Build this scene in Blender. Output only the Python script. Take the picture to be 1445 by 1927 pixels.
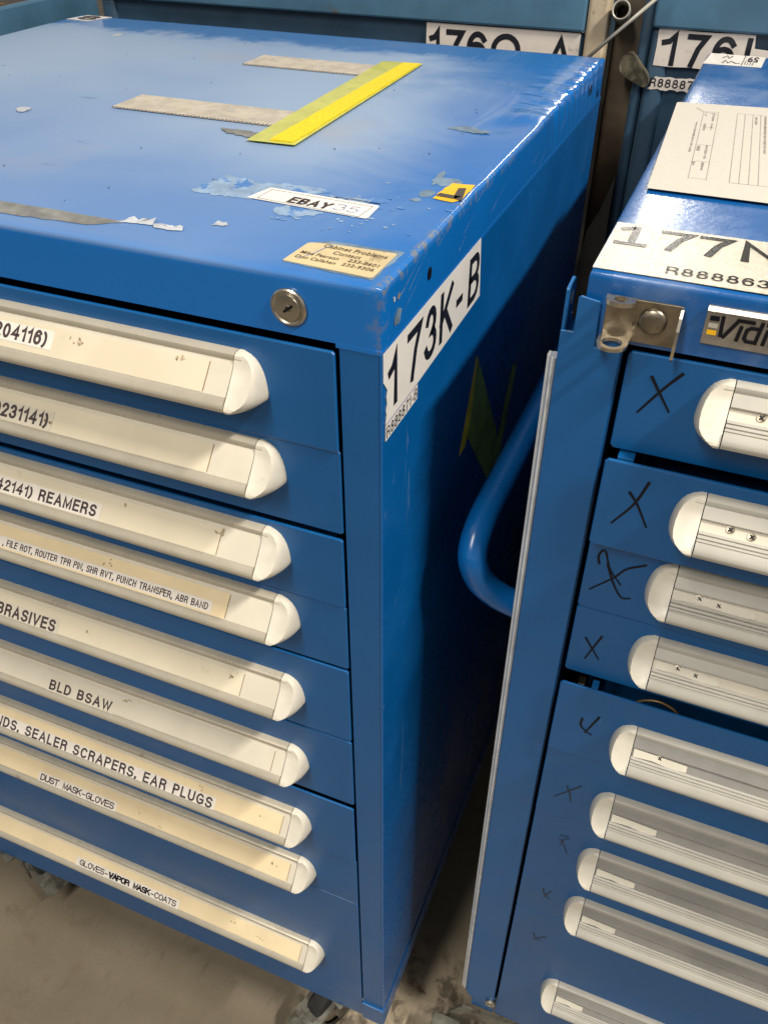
import bpy, bmesh, math, random
from mathutils import Vector, Matrix
random.seed(7)
S = bpy.context.scene
for o in list(bpy.data.objects): bpy.data.objects.remove(o)
ZT = 1.256                      # height of the cabinet tops above the floor; modelling coordinates have z = 0 there
D, H, CAP = 0.697, 1.116, 0.0457
RX, RY = 0.1084, 0.0763         # front left corner of the right-hand cabinet

# ------------------------------------------------------------------ camera
cd = bpy.data.cameras.new("camera"); cam = bpy.data.objects.new("camera", cd); S.collection.objects.link(cam)
cd.sensor_fit = 'VERTICAL'; cd.sensor_height = 24.0; cd.sensor_width = 24.0; cd.lens = 24.0 * 1595.085 / 1927.0
cd.clip_start = 0.02; cd.clip_end = 200
rx, ry, rz = Vector((0.924771, 0.380525, -0.000074)), Vector((0.240048, -0.583526, -0.775806)), Vector((-0.295257, 0.717425, -0.630972))
m = Matrix((rx, -ry, -rz)).transposed().to_4x4(); m.translation = Vector((0.183122, -0.442023, 0.216736 + ZT))
cam.matrix_world = m
S.camera = cam

# ------------------------------------------------------------------ world and lamps (an indoor hall with rows of ceiling lamps)
W = bpy.data.worlds.new("World"); S.world = W; W.use_nodes = True
nt = W.node_tree; nt.nodes.clear()
wo = nt.nodes.new('ShaderNodeOutputWorld'); bg = nt.nodes.new('ShaderNodeBackground')
tc = nt.nodes.new('ShaderNodeTexCoord'); sx = nt.nodes.new('ShaderNodeSeparateXYZ'); cr = nt.nodes.new('ShaderNodeValToRGB')
nt.links.new(tc.outputs['Generated'], sx.inputs[0]); nt.links.new(sx.outputs['Z'], cr.inputs[0])
cr.color_ramp.elements[0].position = 0.0; cr.color_ramp.elements[0].color = (0.05, 0.045, 0.04, 1)
cr.color_ramp.elements[1].position = 0.12; cr.color_ramp.elements[1].color = (2.3, 2.25, 2.15, 1)
e = cr.color_ramp.elements.new(0.38); e.color = (1.1, 1.06, 1.0, 1)
e = cr.color_ramp.elements.new(0.75); e.color = (0.34, 0.32, 0.30, 1)
nt.links.new(cr.outputs[0], bg.inputs[0]); bg.inputs[1].default_value = 0.30
nt.links.new(bg.outputs[0], wo.inputs[0])

def lamp(name, loc, size, size_y, power, col=(1, 0.94, 0.85), yaw=0.0, tgt=None):
    l = bpy.data.lights.new(name, 'AREA'); l.shape = 'RECTANGLE'; l.size = size; l.size_y = size_y
    l.energy = power; l.color = col
    o = bpy.data.objects.new(name, l); S.collection.objects.link(o)
    o.location = (loc[0], loc[1], loc[2] + ZT)
    if tgt:
        o.rotation_euler = (Vector((tgt[0], tgt[1], tgt[2])) - Vector(loc)).to_track_quat('-Z', 'Y').to_euler()
    else:
        o.rotation_euler = (0, 0, yaw)
    return o
lamp("ceiling_lamp_row", (2.1, -0.32, 2.6), 0.16, 0.9, 225)
lamp("ceiling_lamp_row", (-0.5, -2.7, 2.7), 0.3, 2.4, 145)
lamp("ceiling_lamp_row", (-0.6, 8.6, 2.6), 0.22, 5.0, 190, yaw=0.06)
S.view_settings.view_transform = 'Standard'; S.view_settings.look = 'None'; S.view_settings.gamma = 1.0
S.view_settings.exposure = 0.0
S.render.engine = 'CYCLES'

# ------------------------------------------------------------------ materials
class NT:
    def __init__(s, name):
        s.m = bpy.data.materials.new(name); s.m.use_nodes = True; s.t = s.m.node_tree; s.n = s.t.nodes; s.n.clear()
        s.out = s.n.new('ShaderNodeOutputMaterial'); s.b = s.n.new('ShaderNodeBsdfPrincipled'); s.L(s.b.outputs[0], s.out.inputs[0])
        g = s.n.new('ShaderNodeNewGeometry'); s.pos = g.outputs['Position']
    def L(s, a, b): s.t.links.new(a, b)
    def mapped(s, scale=(1, 1, 1), rot=(0, 0, 0), loc=(0, 0, 0)):
        m = s.n.new('ShaderNodeMapping'); m.inputs['Scale'].default_value = scale; m.inputs['Rotation'].default_value = rot
        m.inputs['Location'].default_value = loc; s.L(s.pos, m.inputs[0]); return m.outputs[0]
    def noise(s, scale, detail=3, rough=.5, vec=None, dist=0):
        n = s.n.new('ShaderNodeTexNoise'); n.inputs['Scale'].default_value = scale; n.inputs['Detail'].default_value = detail
        n.inputs['Roughness'].default_value = rough; n.inputs['Distortion'].default_value = dist
        s.L(vec or s.pos, n.inputs['Vector']); return n.outputs['Fac']
    def ramp(s, fac, a, b, ca=0.0, cb=1.0):
        n = s.n.new('ShaderNodeMapRange'); n.interpolation_type = 'SMOOTHSTEP'
        n.inputs[1].default_value = a; n.inputs[2].default_value = b; n.inputs[3].default_value = ca; n.inputs[4].default_value = cb
        s.L(fac, n.inputs[0]); return n.outputs[0]
    def math(s, op, a, b=None):
        n = s.n.new('ShaderNodeMath'); n.operation = op
        for i, v in enumerate((a, b)):
            if v is None: continue
            if isinstance(v, (int, float)): n.inputs[i].default_value = v
            else: s.L(v, n.inputs[i])
        n.use_clamp = False; return n.outputs[0]
    def mix(s, fac, a, b):
        n = s.n.new('ShaderNodeMix'); n.data_type = 'RGBA'
        if isinstance(fac, (int, float)): n.inputs[0].default_value = fac
        else: s.L(fac, n.inputs[0])
        for i, v in ((6, a), (7, b)):
            if isinstance(v, tuple): n.inputs[i].default_value = (v[0], v[1], v[2], 1)
            else: s.L(v, n.inputs[i])
        return n.outputs[2]
    def set(s, name, v):
        i = s.b.inputs[name]
        if isinstance(v, tuple): i.default_value = (v[0], v[1], v[2], 1)
        elif isinstance(v, (int, float)): i.default_value = v
        else: s.L(v, i)
    def bump(s, h, strength=.3, dist=.001):
        n = s.n.new('ShaderNodeBump'); n.inputs['Strength'].default_value = strength; n.inputs['Distance'].default_value = dist
        s.L(h, n.inputs['Height']); s.L(n.outputs[0], s.b.inputs['Normal'])
    def xyz(s):
        n = s.n.new('ShaderNodeSeparateXYZ'); s.L(s.pos, n.inputs[0]); return n.outputs

BLUE = (0.0022, 0.080, 0.245)
def paint(name, base=BLUE, rough=.3, wear=.5, dust=.0, spec=.5):
    k = NT(name)
    big = k.noise(9, 4, .6); fine = k.noise(420, 2, .5); grain = k.noise(900, 2, .6)
    c = k.mix(k.ramp(big, .35, .7, 0, .35), base, tuple(min(1, v * 1.25 + .004) for v in base))
    scr = k.noise(60, 3, .7, k.mapped((1.5, 1.5, .12), (0.5, 0.3, 0.2)), .5)
    sm = k.math('MULTIPLY', k.ramp(scr, .70, .74), wear)
    c = k.mix(k.math('MULTIPLY', sm, .35), c, (.16, .24, .36))
    spk = k.ramp(k.noise(230, 2, .5), .76, .80, 0, wear * .6)
    c = k.mix(spk, c, (.12, .17, .24))
    dm = k.math('MULTIPLY', k.ramp(k.noise(14, 5, .65), .42, .72), dust)
    c = k.mix(dm, c, (.30, .33, .38))
    k.set('Base Color', c); k.set('Specular IOR Level', spec)
    k.set('Roughness', k.math('ADD', k.ramp(big, .3, .75, rough, rough + .14), k.math('MULTIPLY', dm, .3)))
    h = k.math('ADD', k.math('MULTIPLY', fine, .7), k.math('MULTIPLY', k.noise(38, 2, .5), 1.2))
    k.bump(h, .10, .0006)
    return k.m
M = {}
M['blue'] = paint('blue_enamel', rough=.32)
M['blue_side'] = paint('blue_enamel_side', base=(0.0012, 0.082, 0.27), rough=.2, wear=1.0)
M['blue_r'] = paint('blue_enamel_newer', rough=.34, wear=.25)
M['blue_bar'] = paint('blue_enamel_bar', base=(.0025, .084, .255), rough=.36, wear=.15)

def top_paint():                # the worn cover: a polished film of dust and rubbed paint with a wiped border; its paleness also paints in reflected light
    k = NT('worn_blue_cover')
    X, Y, Z = k.xyz()[0:3]
    n1 = k.noise(7, 5, .62, None, .6); n2 = k.noise(22, 5, .6, None, .3); n3 = k.noise(3.2, 3, .5)
    d = k.math('ADD', k.math('MULTIPLY', X, -1.0), k.math('MULTIPLY', k.math('SUBTRACT', n1, .5), .18))
    d = k.math('ADD', d, k.math('MULTIPLY', k.math('SUBTRACT', Y, .35), -.16))
    body = k.ramp(d, .02, .19)
    front = k.ramp(k.math('ADD', Y, k.math('MULTIPLY', k.math('SUBTRACT', n1, .5), .16)), .06, .30, .45, 1.0)
    back = k.ramp(k.math('ADD', Y, k.math('MULTIPLY', k.math('SUBTRACT', n2, .5), .10)), .66, .60)
    f = k.math('MULTIPLY', k.math('MULTIPLY', body, front), k.math('MAXIMUM', back, .25))
    f = k.math('MULTIPLY', f, k.ramp(n3, .3, .62, .72, 1.0))
    wipe = k.ramp(k.noise(26, 4, .6, k.mapped((1, .22, 1), (0, 0, .7)), .7), .52, .70, 0, .33)
    f2 = k.math('MULTIPLY', k.math('MAXIMUM', f, wipe), k.ramp(Z, ZT - .006, ZT - .003))
    c = k.mix(k.math('MULTIPLY', f2, .72), (.004, .125, .42), (.36, .45, .55))
    warm = k.ramp(k.noise(5.5, 4, .6, k.mapped((1, 1, 1), (0, 0, 0), (3, 7, 0))), .55, .70, 0, .35)
    c = k.mix(k.math('MULTIPLY', warm, f2), c, (.33, .32, .33))
    spk = k.ramp(k.noise(160, 3, .6), .735, .77, 0, .5)
    c = k.mix(spk, c, (.09, .09, .10))
    edge = k.math('MULTIPLY', k.math('MULTIPLY', k.ramp(X, -.0075, -.0008), k.ramp(k.noise(75, 5, .7), .50, .58)), k.math('MULTIPLY', k.ramp(Y, .46, .05, .15, 1), k.ramp(Z, ZT - .010, ZT - .003)))
    c = k.mix(k.math('MULTIPLY', edge, .8), c, (.17, .18, .16))
    cor = k.math('MULTIPLY', k.ramp(k.math('ADD', X, k.math('MULTIPLY', Y, -1)), -.016, -.004), k.ramp(k.noise(120, 4, .6), .52, .62, 0, .35))
    c = k.mix(cor, c, (.15, .15, .13))
    blot = k.ramp(k.noise(19, 4, .6, k.mapped((1, 1.6, 1), (0, 0, .4), (5, 1, 0))), .69, .75, 0, .5)
    c = k.mix(blot, c, (.05, .12, .26))
    k.set('Base Color', c); k.set('Roughness', k.ramp(f2, 0, 1, .16, .42))
    k.set('Specular IOR Level', .6)
    h = k.math('ADD', k.math('MULTIPLY', k.noise(300, 2, .5), .5), k.math('MULTIPLY', k.noise(30, 2, .5), 1.6))
    k.bump(h, .10, .0006)
    return k.m
M['top'] = top_paint()
def top_paint_r():
    k = NT('rubbed_blue_cover')
    n1 = k.noise(11, 5, .62, None, .4)
    f = k.ramp(n1, .44, .74, 0, .45)
    c = k.mix(f, (.004, .088, .30), (.20, .27, .40))
    scr = k.ramp(k.noise(75, 3, .7, k.mapped((1.4, .2, 1), (0, 0, .9)), .5), .70, .74, 0, .4)
    c = k.mix(scr, c, (.45, .5, .6))
    k.set('Base Color', c); k.set('Roughness', k.ramp(n1, .3, .7, .20, .36)); k.set('Specular IOR Level', .6)
    h = k.math('ADD', k.noise(260, 2, .5), k.math('MULTIPLY', k.noise(70, 3, .6), 1.2))
    k.bump(h, .18, .0007)
    return k.m
M['top_r'] = top_paint_r()

def plain(name, col, rough=.5, metal=0.0, var=.15, vs=40, bump=0.0, bs=300, spec=.5, coat=0, dirt=None, streak=None):
    k = NT(name)
    n = k.noise(vs, 4, .6)
    c = k.mix(k.ramp(n, .3, .7), tuple(v * (1 - var) for v in col), tuple(min(1, v * (1 + var)) for v in col))
    if dirt:
        dcol, lo, amt, sc = dirt
        c = k.mix(k.ramp(k.noise(sc, 5, .65, None, .3), lo, lo + .09, 0, amt), c, dcol)
    k.set('Base Color', c); k.set('Metallic', metal); k.set('Specular IOR Level', spec)
    k.set('Roughness', k.ramp(k.noise(vs * 1.7, 3, .6), .3, .7, rough * .85, rough * 1.15)); k.set('Coat Weight', coat)
    if streak:
        k.bump(k.noise(90, 3, .6, k.mapped(streak)), .25, .0004)
    elif bump: k.bump(k.noise(bs, 2, .5), bump, .0006)
    return k.m
M['cream_paper'] = plain('yellowed_paper', (.61, .54, .40), .36, var=.05, vs=14, dirt=((.40, .30, .16), .66, .55, 34), spec=.5, coat=.3)
M['cream_old'] = plain('deeply_yellowed_paper', (.68, .55, .34), .34, var=.06, vs=16, dirt=((.38, .28, .14), .66, .5, 30), coat=.3)
M['cream_plastic'] = plain('aged_plastic_insert', (.56, .51, .41), .35, var=.05, vs=20, dirt=((.35, .30, .2), .68, .4, 40), coat=.25)
M['cap_plastic'] = plain('ivory_plastic', (.57, .53, .44), .38, var=.05, vs=60, dirt=((.30, .24, .15), .66, .35, 70), spec=.5)
M['rail'] = plain('ivory_rail', (.46, .415, .33), .30, metal=.25, var=.06, vs=30, streak=(.06, 1, 1), dirt=((.16, .12, .07), .64, .5, 22))
M['rail_r'] = plain('ivory_rail_clean', (.40, .38, .33), .36, var=.05, vs=30, streak=(.05, 1, 1), dirt=((.3, .25, .18), .7, .4, 30))
M['rail_grey'] = plain('greyed_channel', (.22, .21, .19), .45, var=.12, vs=20, streak=(.05, 1, 1))
M['tape_white'] = plain('printed_tape', (.66, .61, .54), .4, var=.05, vs=60, coat=.2)
M['ink'] = plain('grey_black_ink', (.045, .03, .032), .5, var=.2, vs=200)
M['ink_brown'] = plain('brown_stain_ink', (.20, .11, .05), .6, var=.2, vs=200)
M['grime'] = plain('brown_grime', (.30, .22, .13), .6, var=.4, vs=400)
M['marker'] = plain('black_marker', (.004, .004, .007), .55, var=.3, vs=300, spec=.25)
M['marker_worn'] = plain('rubbed_marker', (.004, .012, .030), .4, var=.4, vs=300)
M['pen'] = plain('blue_pen', (.05, .05, .32), .5)
M['black'] = plain('black_print', (.008, .009, .014), .42, var=.2, vs=100)
M['plate_white'] = plain('white_label_film', (.70, .67, .62), .38, var=.04, vs=25, dirt=((.35, .33, .30), .70, .5, 45), coat=.2)
M['plate_back'] = plain('dull_white_label_film', (.62, .56, .50), .5, var=.06, vs=25, dirt=((.2, .17, .14), .66, .5, 30))
M['paper'] = plain('copier_paper', (.51, .48, .42), .75, var=.03, vs=300, bump=.1, bs=500)
M['slip_paper'] = plain('pale_slip_paper', (.58, .54, .44), .5, var=.06, vs=60)
M['lines'] = plain('faint_print', (.28, .25, .22), .7)
M['card'] = plain('stained_tan_card', (.55, .44, .25), .5, var=.12, vs=28, dirt=((.22, .16, .08), .58, .6, 26), coat=.2)
M['card_print'] = plain('faded_print', (.10, .075, .04), .6)
M['sticker_white'] = plain('white_sticker', (.76, .73, .68), .4, var=.03, vs=60, coat=.2)
M['residue'] = plain('white_tape_residue', (.23, .33, .47), .45, var=.18, vs=70, dirt=((.03, .15, .43), .50, .85, 60))
M['residue_dk'] = plain('grey_glue_residue', (.20, .20, .19), .6, var=.25, vs=60, bump=.2)
M['residue_sm'] = plain('smeared_glue', (.13, .20, .28), .55, var=.3, vs=60)
M['paper_scrap'] = plain('torn_paper', (.42, .44, .47), .5, var=.1, vs=90)
M['yellow'] = plain('yellow_tape', (.74, .56, .012), .6, var=.22, vs=900, bump=.4, bs=900)
M['yellow_film'] = plain('yellow_film_tape', (.50, .50, .09), .35, var=.10, vs=60, coat=.3)
M['yellow_hz'] = plain('hazard_yellow', (.80, .43, .008), .45, var=.08, vs=60)
M['hz_black'] = plain('hazard_black', (.05, .04, .035), .4)
M['olive'] = plain('olive_reflection', (.24, .32, .05), .5, var=.3, vs=30)
M['olive_y'] = plain('mustard_reflection', (.80, .58, .015), .5, var=.3, vs=30)
M['chrome'] = plain('worn_chrome', (.50, .46, .39), .33, metal=1, var=.12, vs=90, bump=.12, bs=160)
M['chrome_dk'] = plain('tarnished_steel', (.30, .26, .20), .38, metal=1, var=.25, vs=70, bump=.15, bs=180)
M['galv'] = plain('galvanised_plate', (.125, .122, .098), .55, metal=.15, var=.3, vs=45, dirt=((.05, .04, .03), .52, .85, 30))
M['rubber'] = plain('black_rubber', (.012, .012, .011), .6, var=.4, vs=50)
M['badge'] = plain('brushed_badge', (.36, .33, .29), .42, metal=.75, var=.12, vs=120, streak=(.1, 1, 1))
M['badge_edge'] = plain('bright_badge_edge', (.70, .67, .62), .3, metal=.6, var=.05)
M['void'] = plain('unlit_interior_steel', (.02, .03, .05), .6)
M['teal'] = plain('scuffed_slate_blue_paint', (.024, .055, .092), .42, var=.25, vs=9, bump=.15, bs=200, dirt=((.07, .045, .02), .66, .75, 12))
M['teal_lt'] = plain('pale_slate_blue_paint', (.050, .125, .195), .45, var=.2, vs=10, dirt=((.10, .065, .03), .64, .7, 16))
M['rust'] = plain('rusty_brown_steel', (.085, .060, .036), .6, var=.35, vs=16, bump=.3, bs=120)
M['worn_cream'] = plain('worn_cream_edge', (.44, .36, .25), .55, var=.2, vs=25, dirt=((.12, .08, .04), .6, .6, 30))
M['beige_dk'] = plain('dusty_beige_plate', (.22, .19, .14), .6, var=.15, vs=14)
M['bracket'] = plain('scraped_brown_steel', (.14, .12, .08), .45, var=.5, vs=60, metal=.3, dirt=((.04, .04, .03), .5, .8, 40))
M['pipe'] = plain('grey_pipe', (.42, .40, .34), .4, metal=.3, var=.15, vs=30)
M['strip'] = plain('grey_edge_strip', (.30, .33, .38), .28, var=.12, vs=30, streak=(1, 1, .04))
M['strip_w'] = plain('pale_strip_rib', (.62, .62, .60), .3, var=.1, vs=30)
M['brass'] = plain('dull_brass', (.22, .13, .05), .4, metal=.6)
M['wood'] = plain('brown_board', (.12, .08, .045), .7, var=.35, vs=18)

def floor_mat():
    k = NT('oil_stained_concrete')
    n1 = k.noise(2.6, 5, .6); n2 = k.noise(17, 6, .65, None, .4); n3 = k.noise(140, 3, .6)
    c = k.mix(k.ramp(n1, .3, .7), (.150, .122, .082), (.195, .160, .112))
    c = k.mix(k.ramp(n2, .55, .75, 0, .55), c, (.105, .075, .045))
    c = k.mix(k.ramp(n3, .35, .7, 0, .12), c, (.25, .20, .14))
    c = k.mix(k.ramp(k.noise(1.1, 3, .6, k.mapped((1, 2.6, 1), (0, 0, .5))), .45, .65, 0, .5), c, (.10, .078, .05))
    c = k.mix(k.ramp(k.noise(55, 4, .7, k.mapped((1, .35, 1), (0, 0, -.6))), .56, .70, 0, .35), c, (.09, .07, .045))
    c = k.mix(k.ramp(k.noise(320, 2, .6), .68, .74, 0, .45), c, (.05, .04, .03))
    X, Y, Z = k.xyz()[0:3]
    # the bare, chipped patch of floor in front of the gap
    e = k.math('ADD', X, k.math('MULTIPLY', k.math('SUBTRACT', k.noise(9, 4, .6), .5), .10))
    p = k.math('MULTIPLY', k.math('MULTIPLY', k.ramp(e, -.175, -.150), k.ramp(e, .30, .25)), k.ramp(Y, .24, .10))
    c2 = k.mix(k.ramp(k.noise(24, 5, .65, None, .4), .47, .62), (.38, .31, .215), (.085, .065, .045))
    c = k.mix(k.math('MULTIPLY', p, .85), c, c2)
    k.set('Base Color', c); k.set('Roughness', k.ramp(n1, .3, .7, .45, .65))
    k.bump(k.math('ADD', n3, k.math('MULTIPLY', n2, 2)), .25, .001)
    return k.m
M['floor'] = floor_mat()
def glitter():
    k = NT('glossy_crinkled_label_film')
    n = k.noise(150, 3, .7)
    k.set('Base Color', k.mix(k.ramp(n, .3, .7), (.50, .46, .37), (.58, .53, .43))); k.set('Roughness', .13); k.set('Specular IOR Level', .55)
    k.bump(k.noise(520, 3, .6), .60, .0008)
    return k.m
M['glitter'] = glitter()
def glit_ink():
    k = NT('black_print_under_film'); k.set('Base Color', (.022, .02, .016)); k.set('Roughness', .22); k.set('Specular IOR Level', .12)
    k.bump(k.noise(520, 3, .6), .32, .0008); return k.m
M['glit_ink'] = glit_ink()

# ------------------------------------------------------------------ object helpers
COL = S.collection
def tag(o, label=None, cat=None, group=None, kind=None):
    if label: o['label'] = label
    if cat: o['category'] = cat
    if group: o['group'] = group
    if kind: o['kind'] = kind
    return o
def thing(name, loc, label, cat, group=None):
    o = bpy.data.objects.new(name, None); COL.objects.link(o); o.location = loc; o.empty_display_size = .05
    return tag(o, label, cat, group)
def rootloc(p):
    v = Vector((0, 0, 0))
    while p is not None: v += Vector(p.location); p = p.parent
    return v
def obj(name, bm, m, parent=None, label=None, smooth=False, origin=None):
    """bm holds modelling coordinates (z = 0 at the cabinet tops)."""
    bmesh.ops.remove_doubles(bm, verts=bm.verts, dist=1e-7)
    off = rootloc(parent) if parent is not None else Vector(origin or (0, 0, 0))
    for v in bm.verts: v.co = v.co + Vector((0, 0, ZT)) - off
    me = bpy.data.meshes.new(name); bm.normal_update(); bm.to_mesh(me); bm.free()
    o = bpy.data.objects.new(name, me); COL.objects.link(o)
    for mm in (m if isinstance(m, (list, tuple)) else [m]): me.materials.append(M[mm])
    if smooth:
        for p in me.polygons: p.use_smooth = True
        if smooth is not True: me.set_sharp_from_angle(angle=math.radians(smooth))
    if parent is not None: o.parent = parent
    else: o.location = off
    if label: o['label'] = label
    return o
def copy_tree(o, parent=None, delta=(0, 0, 0)):
    c = o.copy(); COL.objects.link(c); c.parent = parent
    if parent is None or delta != (0, 0, 0): c.location = Vector(o.location) + Vector(delta)
    for ch in list(o.children): copy_tree(ch, c)
    return c

def box(bm, x0, x1, y0, y1, z0, z1, bev=0, seg=2):
    vs = [bm.verts.new((x, y, z)) for x in (x0, x1) for y in (y0, y1) for z in (z0, z1)]
    F = [(0, 1, 3, 2), (4, 6, 7, 5), (0, 4, 5, 1), (2, 3, 7, 6), (0, 2, 6, 4), (1, 5, 7, 3)]
    fs = [bm.faces.new([vs[i] for i in f]) for f in F]
    if bev:
        es = list({e for f in fs for e in f.edges})
        bmesh.ops.bevel(bm, geom=es, offset=bev, segments=seg, affect='EDGES', profile=.5)
def prism(bm, pts, ext):
    """closed planar outline pts (Vectors) extruded by the vector ext."""
    ext = Vector(ext); a = [bm.verts.new(Vector(p)) for p in pts]; b = [bm.verts.new(Vector(p) + ext) for p in pts]
    n = len(a)
    bm.faces.new(a[::-1]); bm.faces.new(b)
    for i in range(n): bm.faces.new([a[i], a[(i + 1) % n], b[(i + 1) % n], b[i]])
    bmesh.ops.recalc_face_normals(bm, faces=bm.faces)
def profile_x(bm, prof, xa, xb):
    prism(bm, [(xa, y, z) for y, z in prof], (xb - xa, 0, 0))
def tube(bm, path, r, n=14, cap=True):
    path = [Vector(p) for p in path]; rings = []
    t0 = (path[1] - path[0]).normalized(); up = Vector((0, 0, 1)) if abs(t0.z) < .9 else Vector((1, 0, 0))
    u = t0.cross(up).normalized()
    for i, p in enumerate(path):
        t = (path[min(i + 1, len(path) - 1)] - path[max(i - 1, 0)]).normalized()
        u = (u - t * u.dot(t)).normalized(); w = t.cross(u)
        rr = r[i] if isinstance(r, (list, tuple)) else r
        rings.append([bm.verts.new(p + (u * math.cos(a) + w * math.sin(a)) * rr) for a in [2 * math.pi * k / n for k in range(n)]])
    for a, b in zip(rings, rings[1:]):
        for k in range(n): bm.faces.new([a[k], a[(k + 1) % n], b[(k + 1) % n], b[k]])
    if cap: bm.faces.new(rings[0][::-1]); bm.faces.new(rings[-1])
def lathe(bm, c, axis, prof, n=28):
    """prof: (radius, distance along axis)"""
    c, axis = Vector(c), Vector(axis).normalized(); u = axis.orthogonal().normalized(); w = axis.cross(u); rings = []
    for r, d in prof:
        if r < 1e-6: rings.append([bm.verts.new(c + axis * d)])
        else: rings.append([bm.verts.new(c + axis * d + (u * math.cos(a) + w * math.sin(a)) * r) for a in [2 * math.pi * k / n for k in range(n)]])
    for a, b in zip(rings, rings[1:]):
        for k in range(n):
            q = [a[k % len(a)], a[(k + 1) % len(a)], b[(k + 1) % len(b)], b[k % len(b)]]
            q = list(dict.fromkeys(q))
            if len(q) > 2: bm.faces.new(q)
def smoothpath(pts, n=8):
    P = [Vector(p) for p in pts]; P = [P[0] * 2 - P[1]] + P + [P[-1] * 2 - P[-2]]; out = []
    for i in range(1, len(P) - 2):
        a, b, c, d = P[i - 1:i + 3]
        for k in range(n):
            t = k / n
            out.append(.5 * ((2 * b) + (c - a) * t + (2 * a - 5 * b + 4 * c - d) * t * t + (3 * b - a - 3 * c + d) * t ** 3))
    out.append(P[-2]); return out

# ------------------------------------------------------------------ lettering: a stroke alphabet in the manner of a label maker
def A(cx, cy, rx_, ry_, a0, a1, n=10):
    return [(cx + rx_ * math.cos(math.radians(a0 + (a1 - a0) * i / n)), cy + ry_ * math.sin(math.radians(a0 + (a1 - a0) * i / n))) for i in range(n + 1)]
EL = lambda w: [A(w / 2, .5, w / 2, .5, 90, 450, 20)]
G = {
 'i': (.46, [[(.02, .86), (.20, 1), (.24, 1), (.24, 0)], [(0, 0), (.46, 0)]]),
 'A': (.62, [[(0, 0), (.31, 1), (.62, 0)], [(.11, .33), (.51, .33)]]),
 'B': (.54, [[(0, 0), (0, 1), (.30, 1)] + A(.30, .76, .20, .24, 80, -80, 7) + [(0, .52)], [(.28, .52)] + A(.28, .26, .26, .26, 80, -80, 8) + [(0, 0)]]),
 'C': (.58, [A(.30, .5, .30, .5, 42, 318, 16)]),
 'D': (.56, [[(0, 0), (0, 1), (.22, 1)] + A(.22, .5, .34, .5, 80, -80, 10) + [(.22, 0), (0, 0)]]),
 'E': (.48, [[(.48, 0), (0, 0), (0, 1), (.48, 1)], [(0, .53), (.44, .53)]]),
 'F': (.45, [[(0, 0), (0, 1), (.45, 1)], [(0, .52), (.40, .52)]]),
 'G': (.60, [A(.30, .5, .30, .5, 42, 300, 15) + [(.60, .12), (.60, .46), (.34, .46)]]),
 'H': (.54, [[(0, 0), (0, 1)], [(.54, 0), (.54, 1)], [(0, .53), (.54, .53)]]),
 'I': (.0, [[(0, 0), (0, 1)]]),
 'K': (.56, [[(0, 0), (0, 1)], [(.52, 1), (0, .38)], [(.18, .60), (.56, 0)]]),
 'L': (.44, [[(0, 1), (0, 0), (.44, 0)]]),
 'M': (.68, [[(0, 0), (0, 1), (.34, .08), (.68, 1), (.68, 0)]]),
 'N': (.56, [[(0, 0), (0, 1), (.56, 0), (.56, 1)]]),
 'O': (.62, EL(.62)),
 'P': (.50, [[(0, 0), (0, 1), (.28, 1)] + A(.28, .74, .22, .26, 80, -80, 7) + [(.28, .48), (0, .48)]]),
 'Q': (.64, EL(.64) + [[(.38, .22), (.66, -.06)]]),
 'R': (.54, [[(0, 0), (0, 1), (.30, 1)] + A(.30, .75, .22, .25, 80, -80, 7) + [(.30, .5), (0, .5)], [(.34, .5), (.50, .32), (.54, 0)]]),
 'S': (.54, [A(.27, .75, .25, .25, 20, 260, 12) + A(.27, .25, .27, .26, 80, -160, 12)]),
 'T': (.56, [[(0, 1), (.56, 1)], [(.28, 1), (.28, 0)]]),
 'U': (.54, [[(0, 1)] + A(.27, .28, .27, .28, 180, 360, 10) + [(.54, 1)]]),
 'V': (.60, [[(0, 1), (.30, 0), (.60, 1)]]),
 'W': (.88, [[(0, 1), (.22, 0), (.44, .95), (.66, 0), (.88, 1)]]),
 'Y': (.60, [[(0, 1), (.30, .45), (.60, 1)], [(.30, .45), (.30, 0)]]),
 '0': (.48, EL(.48)),
 '1': (.24, [[(0, .74), (.13, .79), (.24, 1), (.24, 0)]]),
 '2': (.50, [A(.25, .73, .24, .27, 172, -30, 9) + [(.03, .08), (0, 0), (.50, 0)]]),
 '3': (.50, [A(.24, .75, .21, .25, 165, -75, 9) + A(.24, .265, .26, .265, 70, -165, 10)]),
 '4': (.56, [[(.42, 0), (.42, 1), (0, .30), (.56, .30)]]),
 '5': (.50, [[(.46, 1), (.09, 1), (.04, .50)] + A(.25, .33, .25, .33, 130, -150, 12)]),
 '6': (.50, [A(.25, .32, .25, .32, 180, -180, 16), A(.27, .5, .27, .5, 180, 40, 10)]),
 '7': (.50, [[(0, 1), (.50, 1), (.30, .58), (.17, 0)]]),
 '8': (.50, [A(.25, .765, .21, .235, 90, 450, 14), A(.25, .27, .25, .27, 90, 450, 14)]),
 '9': (.50, [A(.25, .68, .25, .32, 0, 360, 16), A(.23, .5, .27, .5, 0, -140, 10)]),
 ')': (.16, [A(-.18, .42, .34, .62, 62, -62, 8)]),
 '-': (.28, [[(0, .40), (.28, .40)]]),
 '.': (.0, [[(0, -.02), (0, .06)]]),
 ',': (.04, [[(.04, .06), (.04, -.02), (0, -.14)]]),
 ' ': (.22, []),
}
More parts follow.
